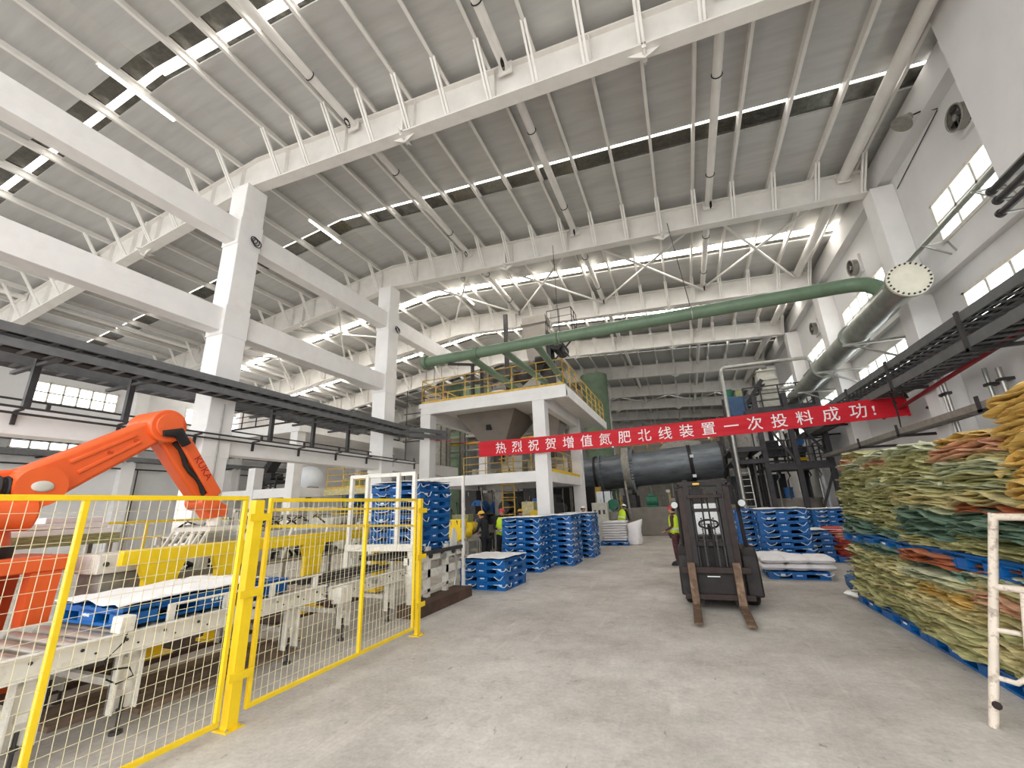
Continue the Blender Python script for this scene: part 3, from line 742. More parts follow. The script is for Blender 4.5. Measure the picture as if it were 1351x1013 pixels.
MB().prism([(8.55, 1.02), (8.85, 1.02), (8.85, 1.3), (8.75, 1.42), (8.68, 1.42)], 'x', -5.0, -4.97).build('guard_plate', 'machine_white', t, smooth=False)
MB().tube([(-4.95, 8.72, 1.0), (-4.92, 8.74, 0.7), (-4.95, 8.78, 0.45), (-4.96, 8.72, 0.25)], 0.025, 8).build('conduit', 'galvanised', t)
tag(MB().box(-5.1, 6.9, 0, -4.65, 8.95, 0.2).build('steel_plinth', 'brown_base', org=(-4.9, 7.9, 0), smooth=False), 'dark brown floor plinth under the white pallet magazine', 'plinth')
t = T('tall_post', 'thin white post beside the pallet magazine, left of the low pallet stack', 'post', (-4.88, 8.98, 0))
MB().box(-4.91, 8.95, 0, -4.85, 9.01, 2.58).build('upright', 'machine_white', t, smooth=False)
MB().bar((-4.88, 8.98, 2.55), (-6.3, 9.02, 2.55), 0.04).build('top_rail', 'machine_white', t, smooth=False)
MB().bar((-6.3, 9.02, 0), (-6.3, 9.02, 2.57), 0.05).build('upright', 'machine_white', t, smooth=False)
for zz in (0.6, 0.8, 1.15): MB().cyl((-4.85, 8.98, zz), (-4.8, 8.98, zz), 0.03, 8).build('knob', 'galvanised', t)

# tangle of hoses, brackets and drives in the middle of the robot cell
t = T('hose_tangle', 'tangle of dark hoses and brackets on the floor rack behind the yellow gantry', 'machinery', (-8.3, 5.5, 0))
rnd = random.Random(12)
MB().box(-8.05, 4.2, 0.95, -7.5, 9.4, 1.02).build('rack_shelf', 'machine_grey', t, smooth=False)
for yy in (4.3, 6.0, 7.7, 9.3):
    for xx in (-8.0, -7.55): MB().box(xx - .03, yy - .03, 0, xx + .03, yy + .03, 0.95).build('rack_leg', 'machine_grey', t, smooth=False)
for k in range(26):
    y0 = 4.2 + rnd.uniform(0, 4.6); z0 = 1.04; pts = [(-7.95 + rnd.uniform(0, .35), y0 + q * .16, z0 + rnd.uniform(0, .27) * math.sin(PI * q / 4)) for q in range(5)]
    MB().tube(pts, rnd.choice((.018, .026, .034)), 6).build('hose', rnd.choice(('black_rubber', 'rust_brown', 'machine_grey', 'black_rubber')), t)
for k in range(9):
    y0 = 4.4 + k * .54; MB().box(-7.9, y0, 1.02, -7.62, y0 + rnd.uniform(.15, .3), 1.02 + rnd.uniform(.15, .42)).build('drive_box', rnd.choice(('machine_grey', 'machine_white', 'dark_steel', 'beige_panel')), t, bevel=.012)
for k in range(5):
    y0 = 4.6 + k * .95; MB().bar((-7.56, y0, 1.02), (-7.5, y0 + .1, 1.6), .05, .03).build('bracket', 'machine_white', t, smooth=False)

for k, (x, y0, y1, lab) in enumerate(((-6.2, 2.4, 5.2, 'brown plank on the floor under the roller conveyor, farthest from the fence'), (-5.85, 2.6, 5.4, 'brown plank on the floor under the middle of the roller conveyor'), (-5.45, 3.1, 5.0, 'brown plank on the floor under the roller conveyor, nearest the fence'))):
    tag(MB().box(x - .12, y0, 0, x + .12, y1, .05).build('floor_plank', 'timber_brown', org=(x, y0, 0), smooth=False), lab, 'plank', 'planks under the conveyor')
# ================================================================ blue plastic pallets
PW, PD, PH = 1.2, 1.2, 0.165
def pallet_parts():
    root = bpy.data.objects.new('plastic_pallet', None); C.objects.link(root); ORG[root.name] = (0, 0, 0)
    d = MB().box(-PW / 2, -PD / 2, PH - 0.035, PW / 2, PD / 2, PH - 0.008)
    for i in range(7):
        x = -PW / 2 + 0.04 + i * (PW - 0.08) / 6
        d.box(x - 0.055, -PD / 2, PH - 0.01, x + 0.055, PD / 2, PH)
    d.box(-PW / 2, -PD / 2, PH - .055, -PW / 2 + .02, PD / 2, PH - .03).box(PW / 2 - .02, -PD / 2, PH - .055, PW / 2, PD / 2, PH - .03)
    d.box(-PW / 2, -PD / 2, PH - .055, PW / 2, -PD / 2 + .02, PH - .03).box(-PW / 2, PD / 2 - .02, PH - .055, PW / 2, PD / 2, PH - .03)
    d.box(-PW / 2, -PD / 2, 0, PW / 2, -PD / 2 + .1, 0.026).box(-PW / 2, PD / 2 - .1, 0, PW / 2, PD / 2, 0.026)
    d.build('deck', 'pallet_blue', root, smooth=False)
    for x in (-PW / 2 + .1, 0, PW / 2 - .1):
        MB().box(x - .1, -PD / 2 + .1, 0, x + .1, PD / 2 - .1, 0.026).build('runner', 'pallet_blue', root, smooth=False)
        for y in (-PD / 2 + .1, 0, PD / 2 - .1):
            hw = 0.14 if abs(x) < .01 else 0.1; hd = 0.14 if abs(y) < .01 else 0.1
            MB().box(x - hw, y - hd, 0.028, x + hw, y + hd, PH - .035).build('foot_block', 'pallet_blue', root, smooth=False)
    lb = MB()
    for (x, y, ax) in ((0, -PD / 2 - .002, 0), (0, PD / 2 + .002, 0), (PW / 2 + .002, 0, 1), (-PW / 2 - .002, 0, 1)):
        for k in range(4):
            o = -0.045 + 0.03 * k
            if ax == 0: lb.cbox((x + o, y, 0.085), (0.02, 0.003, 0.028 if k % 2 else 0.022))
            else: lb.cbox((x, y + o, 0.085), (0.003, 0.02, 0.028 if k % 2 else 0.022))
    lb.build('moulded_mark', 'white_mark', root, smooth=False)
    return root
def wrap_mesh(seed):
    rnd = random.Random(seed); mb = MB()
    # a loose clear strap sagging along the near corner and the side
    for (x, y, dx, dy) in ((-PW / 2 + .1, -PD / 2 - .012, 1, 0), (PW / 2 - .28, -PD / 2 - .012, 1, 0), (PW / 2 + .012, -PD / 2 + .03, 0, 1), (-PW / 2 - .012, -PD / 2 + .1, 0, 1), (PW / 2 + .012, PD / 2 - .34, 0, 1)):
        n = 6; L = rnd.uniform(.24, .38); z0 = PH - rnd.uniform(.0, .03); sag = rnd.uniform(.03, .1); a = []; pw = rnd.uniform(.5, 2.2)
        if rnd.random() < .3: continue
        for i in range(n + 1):
            q = i / n; a.append((x + dx * L * q, y + dy * L * q, z0 - sag * math.sin(PI * q ** pw) - rnd.uniform(0, .025)))
        mb.tube(a, 0.009, 4)
        if rnd.random() < .4:
            mb.cbox((x + dx * L * .5, y + dy * L * .5, z0 - sag * .6), (0.09 if dx else .006, 0.09 if dy else .006, 0.035))
    return mb
PAL = pallet_parts()
PKIDS = [o for o in bpy.data.objects if o.parent == PAL]
WRAPS = [wrap_mesh(s).build('strap', 'plastic_wrap', PAL) for s in range(4)]
for o in WRAPS: o.parent = None; C.objects.unlink(o)
first_pallet = [True]
def pallet(x, y, z, rz, label, group, strap=True, light=False):
    if first_pallet[0]:
        r = PAL; first_pallet[0] = False; r.location = (x, y, z); r.rotation_euler = (0, 0, rz)
    else:
        r = PAL.copy(); C.objects.link(r); r.location = (x, y, z); r.rotation_euler = (0, 0, rz)
        for k in PKIDS:
            c = k.copy(); C.objects.link(c); c.parent = r
    if strap:
        s = random.choice(WRAPS).copy(); C.objects.link(s); s.parent = r
    tag(r, label, 'pallet', group)
    return r
ORD = ['bottom', 'second', 'third', 'fourth', 'fifth', 'sixth', 'seventh', 'eighth', 'ninth', 'tenth']
def sheet_on(x, y, z, rz, w, d, label, seed, rough=0.02, tilt=0):
    rnd = random.Random(seed); n = 14; mb = MB(); vs = []; fs = []
    for s in (0, 1):
        for i in range(n + 1):
            for j in range(n + 1):
                u, v = i / n - .5, j / n - .5
                e = max(abs(u), abs(v)) * 2
                h = rough * noise.noise(V(u * 5 + seed, v * 5, 0.3)) + 0.012 * noise.noise(V(u * 14, v * 14 + seed, 2))
                ex = 1 + 0.03 * noise.noise(V(u * 7, v * 7, seed))
                vs.append((x + (u * w * math.cos(rz) - v * d * math.sin(rz)) * ex, y + (u * w * math.sin(rz) + v * d * math.cos(rz)) * ex, z + 0.02 + abs(h) + (0.012 if s else 0)))
    N = (n + 1) ** 2
    for i in range(n):
        for j in range(n):
            a = i * (n + 1) + j; b = a + 1; c = a + n + 2; d_ = a + n + 1
            fs += [(a, b, c, d_), (N + a, N + d_, N + c, N + b)]
    for i in range(n):
        for (a, b) in ((i, i + 1), (n * (n + 1) + i + 1, n * (n + 1) + i)): fs.append((a, N + a, N + b, b))
        for (a, b) in (((i + 1) * (n + 1), i * (n + 1)), (i * (n + 1) + n, (i + 1) * (n + 1) + n)): fs.append((a, N + a, N + b, b))
    mb.add(vs, fs)
    return tag(mb.build('cover_sheet', 'white_sheet', org=(x, y, z)), label, 'sheet')
def stack(x, y, n, lab, group, rz=0.0, z0=0.0, sheet=None, jit=0.012):
    for k in range(n):
        pallet(x + random.uniform(-jit, jit), y + random.uniform(-jit, jit), z0 + k * PH, rz + random.uniform(-.008, .008),
               'blue plastic pallet, %s up in %s' % (ORD[k], lab) if 0 < k < n - 1 else 'blue plastic pallet, %s of %s' % ('lowest' if k == 0 else 'topmost', lab), group)
    if sheet: sheet_on(x, y, z0 + n * PH, rz, PW * 1.02, PD * 1.02, sheet, int(abs(x * 31 + y * 17)), 0.03)
# near stacks on the left
stack(-4.68, 10.18, 4, 'the low stack beside the white post', 'pallets in the low stack', rz=-0.06, sheet='white sheet lying on the low blue pallet stack')
stack(-4.74, 12.86, 9, 'the tall stack behind the low stack', 'pallets in the first tall stack', rz=0.0, sheet='white sheet on the tall pallet stack nearest the low one')
stack(-4.14, 14.28, 9, 'the middle of the three tall stacks', 'pallets in the middle tall stack', sheet='white sheet on the middle tall pallet stack')
stack(-3.92, 16.3, 9, 'the tall stack nearest the white bag bale', 'pallets in the farthest tall stack', sheet='white sheet on the tall pallet stack nearest the white bag bale')
# inside the magazine
stack(-5.62, 8.0, 8, 'the stack inside the white magazine', 'pallets inside the magazine', z0=1.06, sheet='white film on top of the stack in the magazine')
# the pallet on the roller conveyor
pc = pallet(-5.8, 3.66, 0.86, 0.0, 'single long blue pallet lying on the roller conveyor', 'pallet on the conveyor', strap=False); pc.scale = (1, 1.55, 1)
wv = MB(); pts = []
for i in range(15):
    q = i / 14; pts.append((-5.215, 2.72 + 1.1 * q, 0.905 + 0.05 * math.exp(-q * 3) * (1 - 1.0 * math.sin(q * 9)) * .6))
wv.tube(pts, 0.022, 6)
sheet_on(-5.8, 3.5, 0.86 + PH, 0.0, 1.2, 1.6, 'white sheet lying on the long blue pallet on the roller conveyor', 5, 0.07)
# right side stacks
stack(2.36, 14.78, 9, 'the wide stack behind the white bags', 'pallets behind the white bags', sheet='crumpled white sheet on the pallet stack right of the forklift')
stack(1.94, 16.3, 9, 'the stack hidden behind the wide stack', 'pallets in the hidden stack')
stack(3.55, 15.9, 5, 'the shorter stack beside the red bale', 'pallets beside the red bale', sheet='white sheet on the shorter stack beside the red bale')
stack(4.75, 19.6, 8, 'the far right stack by the steel tower', 'pallets by the steel tower', sheet='white film on the far right pallet stack')
pallet(2.12, 12.68, 0, 0.0, 'blue pallet on the floor under the full white bags', 'pallet under the white bags')

# ================================================================ full white bags
def pillow(L, W, H, seed, nx=18, ny=12, wr=0.012, puff=2.6):
    mb = MB(); loops = []
    for i in range(nx + 1):
        u = -1 + 2 * i / nx; su = (1 - abs(u) ** puff) ** (1 / puff) if abs(u) < 1 else 0.0
        lp = []
        for j in range(ny * 2):
            t = 2 * PI * j / (ny * 2); c, s = math.cos(t), math.sin(t)
            cy = math.copysign(abs(c) ** 0.55, c); cz = math.copysign(abs(s) ** 0.8, s)
            wob = 1 + 0.04 * noise.noise(V(u * 2, c * 2, s * 2 + seed))
            y = cy * W / 2 * (0.9 + 0.1 * su); z = cz * H / 2 * max(su, 0.06) * wob
            k = noise.noise(V(u * 3 + seed, c * 3.1, s * 3)) * wr + noise.noise(V(u * 9, c * 9 + seed, s * 8)) * wr * .5
            lp.append((u * L / 2, y + k, z + k + H / 2))
        loops.append(lp)
    return mb.rings(loops)
BAG = [pillow(0.92, 0.54, 0.18, s).build('full_bag', 'white_bag') for s in range(3)]
bagm = [b.data for b in BAG]
for b in BAG: C.objects.unlink(b)
def bag(x, y, z, rz, label, group, k):
    o = bpy.data.objects.new('full_bag', bagm[k % 3]); C.objects.link(o); o.location = (x, y, z); o.rotation_euler = (0, 0, rz)
    return tag(o, label, 'bag', group)
q = 0
for lay in range(2):
    for i, x in enumerate((1.66, 2.14, 2.62)):
        bag(x, 12.5, PH + lay * 0.155, PI / 2, 'full white bag in the %s layer of the bag pallet, %s across the front' % (('lower', 'upper')[lay], ('left', 'middle', 'right')[i]), 'white bags on the pallet', q); q += 1
    bag(1.75, 13.08, PH + lay * 0.155, 0.0, 'full white bag lying at the back of the bag pallet, %s layer' % ('lower', 'upper')[lay], 'white bags on the pallet', q); q += 1

# bale of flat white bags on a pallet, and a slumped white sack
pallet(-3.3, 20.6, 0, 0, 'blue pallet under the bale of flat white bags', 'pallet under the white bale')
for k in range(8):
    m_ = pillow(1.12, 0.98, 0.12, 20 + k, 16, 10, 0.02, 5).build('flat_bag_bundle', 'white_bag')
    m_.location = (-3.3 + random.uniform(-.03, .03), 20.6, PH + k * 0.107); m_.rotation_euler = (0, 0, random.uniform(-.04, .04))
    tag(m_, 'bundle of flat white bags, %s from the bottom of the bale' % ['first', 'second', 'third', 'fourth', 'fifth', 'sixth', 'seventh', 'eighth'][k], 'bag bundle', 'white bag bundles in the bale')
def sack_up(x, y, label):
    mb = MB(); loops = []
    for (z, r, e) in ((0.0, 0.24, 1), (0.03, 0.31, 1), (0.2, 0.34, 1), (0.45, 0.31, .95), (0.66, 0.3, .8), (0.82, 0.33, .55), (0.95, 0.36, .3), (0.98, 0.34, .05)):
        lp = []
        for j in range(24):
            t = 2 * PI * j / 24; k = 1 + 0.1 * noise.noise(V(math.cos(t) * 2.2, math.sin(t) * 2.2, z * 3))
            lp.append((x + r * math.cos(t) * k + 0.05 * z, y + r * e * math.sin(t) * k, z * (1 + 0.1 * math.cos(t))))
        loops.append(lp)
    return tag(mb.rings(loops).build('woven_sack', 'white_bag', org=(x, y, 0)), label, 'sack')
sack_up(-2.45, 20.5, 'slumped white sack standing alone beside the bale of flat bags')

# ================================================================ piles of folded woven sacks
def bundle_mesh(seed, L, D, H):
    """A bundle of folded woven sacks: thin puffy leaves with wavy folded edges, drooping and gathered at the ends."""
    rnd = random.Random(seed); mb = MB(); nx = 40; m = 14
    nl = 5
    for q in range(nl):
        z0 = H * (q + .5) / nl; ph = rnd.uniform(0, 6); sh = rnd.uniform(-.03, .03); ex = rnd.uniform(-.05, .06); loops = []
        th0 = H / nl * rnd.uniform(.75, 1.25)
        for i in range(nx + 1):
            u = -1 + 2 * i / nx
            end = max(0.0, 1 - abs(u) ** 6) ** .5
            wav = .016 * math.sin(u * 5 + ph) + .03 * noise.noise(V(u * 2.6, seed * 2.3, q * 3.1)) + .005 * noise.noise(V(u * 9, seed, q))
            droop = -.05 * abs(u) ** 4
            lp = []
            for j in range(m):
                t = 2 * PI * j / m; c, s = math.cos(t), math.sin(t)
                sd = 1 if c > 0 else -1
                edge = .07 * noise.noise(V(u * 1.7, sd * 4 + seed, q * 2.2)) + .014 * noise.noise(V(u * 7, sd * 3 + seed, q * 5))
                y = math.copysign(abs(c) ** .3, c) * D / 2 * (.8 + .2 * end) * (1 + ex * .6) + edge * abs(c) ** .5 + sh
                puff = 1 + .5 * noise.noise(V(u * 2.0, sd * 2 + seed * 1.7, q * 4)) + .2 * noise.noise(V(u * 6, seed, q))
                z = z0 + wav + droop + math.copysign(abs(s) ** .7, s) * th0 * .62 * puff * (.4 + .6 * end) + .006 * noise.noise(V(u * 12, y * 9, q + seed))
                lp.append((u * L / 2 * (1 + ex * .7), y, z))
            loops.append(lp)
        mb.rings(loops)
    for sgn in (-1, 1):                                   # tied tails sticking out of the ends
        for _ in range(2):
            y0 = rnd.uniform(-.45, .45) * D; z0 = rnd.uniform(.1, .7) * H; L2 = rnd.uniform(.06, .16); pts = []
            for q in range(5):
                f = q / 4; pts.append((sgn * (L / 2 * .96 + L2 * f), y0 + 0.05 * math.sin(f * 3 + seed), z0 - 0.06 * f * f))
            mb.tube(pts, [0.035, 0.022, 0.012, 0.02, 0.028], 7)
    for _ in range(0):                                    # loose flaps on the long sides
        u0 = rnd.uniform(-.8, .6); sd = rnd.choice((-1, 1)); w_ = rnd.uniform(.15, .3); pts = []
        for q in range(6):
            f = q / 5; pts.append(((u0 + w_ * f) * L / 2, sd * D * (.505 + .03 * math.sin(PI * f)), H * (.75 - .5 * math.sin(PI * f) * rnd.uniform(.7, 1))))
        mb.tube(pts, [.012, .022, .028, .026, .018, .008], 6)
    return mb
NB = 9
BUN = []
for s in range(NB):
    o = bundle_mesh(s + 1, 1.16, 1.12, 0.125).build('sack_bundle', 'sack_olive'); BUN.append(o.data); C.objects.unlink(o)
def bundle(x, y, z, rz, hs, colr, label, group, k, lx=1.0, ly=1.0):
    o = bpy.data.objects.new('sack_bundle', BUN[k % NB]); C.objects.link(o)
    o.location = (x, y, z); o.rotation_euler = (random.uniform(-.02, .02), random.uniform(-.035, .035), rz); o.scale = (lx, ly, hs)
    if len(o.material_slots): o.material_slots[0].link = 'OBJECT'; o.material_slots[0].material = MATS['sack_' + colr]
    return tag(o, label, 'sack bundle', group)
CN = dict(olive='olive green', olive_dark='dark olive', straw='straw coloured', teal='dull teal', pale='pale green', rust='rust brown', gold='golden yellow', pink='pinkish tan', red='red')
NUM = ['lowest', 'second', 'third', 'fourth', 'fifth', 'sixth', 'seventh', 'eighth', 'ninth', 'tenth', 'eleventh', 'twelfth', 'thirteenth', 'fourteenth', 'fifteenth']
def pile(x, y, z0, cols, hs, pname, group, lean=0.0, lx=1.0, ly=1.0, rz=PI / 2):
    z = z0; H = 0.1 * hs
    for k, c in enumerate(cols):
        nm = NUM[k] + ' up' if 0 < k < len(cols) - 1 else ('bottom one' if k == 0 else 'top one')
        bundle(x + lean * k / len(cols) + random.uniform(-.045, .045), y + random.uniform(-.04, .04), z, rz + random.choice((0, PI)) + random.uniform(-.05, .05), hs * random.uniform(.95, 1.12), c,
               '%s sack bundle, %s in %s' % (CN[c], nm, pname), group, random.randint(0, 99), lx * random.uniform(.97, 1.05), ly * random.uniform(.97, 1.06))
        z += H
    return z
# pallets in two tiers along the right side (x is the depth of the pile, y runs along the aisle)
SX = 3.15
YS = (9.3, 8.1, 6.88, 5.66, 4.44)
for y, lb in zip(YS, ('farthest lower pile', 'lower pile left of the yellowish one', 'yellowish lower pile', 'lower pile behind the pipe frame', 'lower pile at the right edge')):
    pallet(SX + .02, y, 0, 0, 'blue pallet on the floor under the %s' % lb, 'pallets under the sack piles', strap=False)
pile(SX - .03, YS[0] - .05, PH, ['olive', 'olive', 'olive_dark', 'olive', 'straw', 'olive', 'olive_dark', 'straw', 'teal'], 1.0, 'the farthest lower pile', 'sacks in the far lower pile', ly=1.06, lx=1.1)
pile(SX, YS[1], PH, ['olive_dark', 'olive', 'olive', 'straw', 'olive_dark', 'olive', 'straw', 'olive', 'teal'], 1.0, 'the lower pile left of the yellowish one', 'sacks in the far lower pile', ly=1.08, lx=1.08)
pile(SX - .02, YS[2], PH, ['olive', 'straw', 'olive', 'straw', 'straw', 'gold', 'straw', 'pale', 'teal', 'rust'], 0.96, 'the yellowish lower pile', 'sacks in the near lower pile', ly=1.1, lx=1.08)
pile(SX + .02, YS[3], PH, ['olive', 'straw', 'straw', 'olive', 'straw', 'straw', 'pink', 'straw', 'pale', 'rust'], 0.96, 'the lower pile behind the pipe frame', 'sacks in the near lower pile', ly=1.08, lx=1.08)
pile(SX + .05, YS[4], PH, ['olive', 'straw', 'olive_dark', 'straw', 'straw', 'olive', 'straw', 'pink', 'rust', 'pink'], 0.96, 'the lower pile at the right edge', 'sacks in the right edge lower pile', ly=1.08, lx=1.08)
Z2 = 1.165
for y, lb in zip(YS, ('farthest upper pile', 'upper pile left of the teal bundles', 'upper pile with teal bundles', 'upper pile left of the golden one', 'golden pile')):
    pallet(SX + .02, y, Z2 - PH + 0.045, 0, 'blue pallet on the lower sacks under the %s' % lb, 'pallets between the sack tiers', strap=False)
Z3 = Z2 + 0.05
pile(SX + .02, YS[0] + .02, Z3, ['teal', 'teal', 'olive', 'olive', 'olive_dark', 'olive', 'olive', 'olive_dark', 'olive', 'olive', 'pale', 'pink', 'olive'], 1.0, 'the farthest upper pile', 'sacks in the far upper pile', lean=0.2, ly=1.06, lx=1.1)
pile(SX + .04, YS[1], Z3, ['teal', 'olive_dark', 'olive', 'olive', 'olive_dark', 'olive', 'olive', 'pale', 'olive', 'olive', 'pink', 'pale'], 1.0, 'the upper pile left of the teal bundles', 'sacks in the middle upper pile', lean=0.15, ly=1.08, lx=1.08)
pile(SX, YS[2], Z3, ['olive', 'teal', 'teal', 'teal', 'pale', 'straw', 'olive', 'pale', 'olive', 'olive', 'olive', 'pale'], 0.97, 'the upper pile with teal bundles', 'sacks in the near upper pile', lean=0.1, ly=1.1, lx=1.08)
pile(SX + .03, YS[3], Z3, ['olive', 'olive_dark', 'teal', 'teal', 'rust', 'straw', 'pale', 'olive', 'pale', 'straw', 'pink', 'gold'], 0.97, 'the upper pile left of the golden one', 'sacks in the near upper pile', lean=0.08, ly=1.08, lx=1.08)
pile(SX + .05, YS[4], Z3, ['olive', 'olive_dark', 'teal', 'olive', 'gold', 'gold', 'gold', 'gold', 'gold', 'gold', 'gold'], 1.27, 'the golden pile', 'sacks in the golden pile', lean=-.02, ly=1.05, lx=1.1)
# red bale behind, and dark bundle on the floor
pallet(4.3, 15.75, 0, 0, 'blue pallet under the small red bale', 'pallet under the red bale', strap=False)
pile(4.3, 15.75, PH, ['red', 'red', 'rust', 'red', 'red', 'pink', 'red'], 1.0, 'the small red bale by the short pallet stack', 'sacks in the red bale')
tb = pillow(0.6, 0.42, 0.4, 77, 18, 10, 0.06, 2).build('rolled_tarp', 'vessel_blue'); tb.location = (2.85, 10.6, 0); tb.rotation_euler = (0, 0.1, 1.2)
tag(tb, 'crumpled blue tarp bundle on the floor at the far foot of the sack pile', 'tarp')
tb = pillow(0.5, 0.3, 0.14, 71, 16, 8, 0.04, 2).build('crumpled_sheet', 'white_sheet'); tb.location = (2.72, 10.25, 0); tb.rotation_euler = (0, 0, .6)
tag(tb, 'crumpled white sheet on the floor beside the blue tarp bundle', 'sheet')

# ================================================================ white pipe frame at the right edge
t = T('pipe_stand', 'scuffed cream pipe frame standing in front of the sack piles', 'frame', (2.03, 5.15, 0))
P0, P1 = V(2.03, 5.15, 0), V(2.44, 5.1, 1.64)
def on(f): return P0 + (P1 - P0) * f
def pipe(pts, r, nm): return MB().tube(pts, r, 12).build(nm, 'post_cream', t)
pipe([P0, P1], 0.032, 'upright'); pipe([P1 + V(0, 0, -.03), P1 + V(.45, -.5, -.03), P1 + V(0.7, -.78, -.03)], 0.03, 'top_rail')
ax = V(.42, -.46, 0)
pipe([on(.64), on(.64) + ax * 1.6], 0.027, 'cross_rail')
pipe([on(.625) + ax * .28, on(.625) + ax * .28 + V(-.1, .01, -.5), on(.25) + ax * .3, on(.22) + ax * .22, on(.225)], 0.02, 'handle_loop')
pipe([on(.44), on(.44) + ax * .26], 0.02, 'short_stub')
pipe([P0 + ax * 1.7, P1 + ax * 1.7], 0.032, 'upright')
MB().cyl(on(.105) + V(.0, -.03, 0), on(.105) + V(0, -.05, 0), 0.03, 8).build('clamp_bolt', 'rust_brown', t)

# ================================================================ forklift facing the camera
FX, FY = 0.33, 9.6
t = T('forklift', 'dark worn forklift facing the camera with lowered forks', 'forklift', (FX, FY, 0))
def fb(x0, y0, z0, x1, y1, z1, nm, m_='fork_dark', bev=0.01, par=None):
    return MB().box(FX + x0, FY + y0, z0, FX + x1, FY + y1, z1).build(nm, m_, par or t, bevel=bev)
# body, bonnet, fenders
for s in (-1, 1):
    x0, x1 = (-.66, -.4) if s < 0 else (.4, .66)
    MB().prism([(FY - .78, 0.2), (FY - .7, 0.86), (FY - .5, 0.98), (FY + .2, 0.98), (FY + .35, 0.7), (FY + .35, 0.2)], 'x', FX + x0, FX + x1).build('fender', 'fork_dark', t, bevel=0.03)
    w_ = MB().cyl((FX + s * .5 - .11, FY - .3, 0.32), (FX + s * .5 + .11, FY - .3, 0.32), 0.32, 28).build('front_wheel', 'black_rubber', t, bevel=0.04)
    MB().cyl((FX + s * .5 - .12, FY - .3, 0.32), (FX + s * .5 + .12, FY - .3, 0.32), 0.15, 16).build('hub', 'rust_brown', w_)
    w_ = MB().cyl((FX + s * .45 - .09, FY + 1.25, 0.25), (FX + s * .45 + .09, FY + 1.25, 0.25), 0.25, 24).build('rear_wheel', 'black_rubber', t, bevel=0.03)
    MB().cyl((FX + s * .45 - .1, FY + 1.25, 0.25), (FX + s * .45 + .1, FY + 1.25, 0.25), 0.12, 14).build('hub', 'rust_brown', w_)
    MB().tube([(FX + s * .55, FY - .3, 0.95), (FX + s * .53, FY - .15, 2.0), (FX + s * .5, FY + .1, 2.14), (FX + s * .5, FY + 1.3, 2.12), (FX + s * .52, FY + 1.55, 1.0)], 0.035, 8).build('guard_pillar', 'fork_dark', t)
    lamp = MB().cyl((FX + s * .6, FY - .34, 1.75), (FX + s * .6, FY - .26, 1.75), 0.075, 18, 0.05).build('headlamp', 'fork_dark', t)
    MB().cyl((FX + s * .6, FY - .35, 1.75), (FX + s * .6, FY - .335, 1.75), 0.062, 18).build('lens', 'reflective', lamp)
gb = MB()
for k in range(6): gb.bar((FX - .5, FY + .2 + k * .2, 2.13), (FX + .5, FY + .2 + k * .2, 2.13), 0.03)
gb.build('roof_bars', 'fork_dark', t)
fb(-.42, -.72, .22, .42, .5, .62, 'floor_plate'); fb(-.4, -.7, .6, .4, -.45, 1.12, 'dashboard')
fb(-.45, .35, .3, .45, 1.2, 1.0, 'bonnet', 'rust_brown', .04)
MB().prism([(FY + 1.1, .25), (FY + 1.65, .35), (FY + 1.7, 1.0), (FY + 1.1, 1.05)], 'x', FX - .55, FX + .55).build('counterweight', 'fork_dark', t, bevel=0.06)
se = MB().box(FX - .26, FY + .3, 1.0, FX + .26, FY + .8, 1.12).build('seat', 'black_rubber', t, bevel=0.05)
MB().prism([(FY + .72, 1.1), (FY + .86, 1.1), (FY + .98, 1.75), (FY + .84, 1.75)], 'x', FX - .25, FX + .25).build('backrest', 'white_sheet', t, bevel=0.05)
st_ = MB().ring((FX - .03, FY - .28, 1.38), 0.17, 0.018, 'z', 24, 8)
st_.v = [(x, FY - .28 + (y - FY + .28) * .9, 1.38 + (z - 1.38) + (y - FY + .28) * .42) for x, y, z in st_.v]
sw = st_.build('steering_wheel', 'black_rubber', t)
MB().cyl((FX - .03, FY - .5, 1.05), (FX - .03, FY - .3, 1.36), 0.03, 10).bar((FX - .2, FY - .28, 1.38), (FX + .14, FY - .28, 1.38), 0.03, 0.015).bar((FX - .03, FY - .28, 1.38), (FX - .03, FY - .43, 1.31), 0.03, 0.015).build('steering_column', 'black_rubber', t)
for k in range(3): MB().tube([(FX + .17 + .06 * k, FY - .5, 1.1), (FX + .18 + .06 * k, FY - .52, 1.3)], 0.01, 6).ball((FX + .18 + .06 * k, FY - .52, 1.32), 0.022, 8, 6).build('lever', 'black_rubber', t)
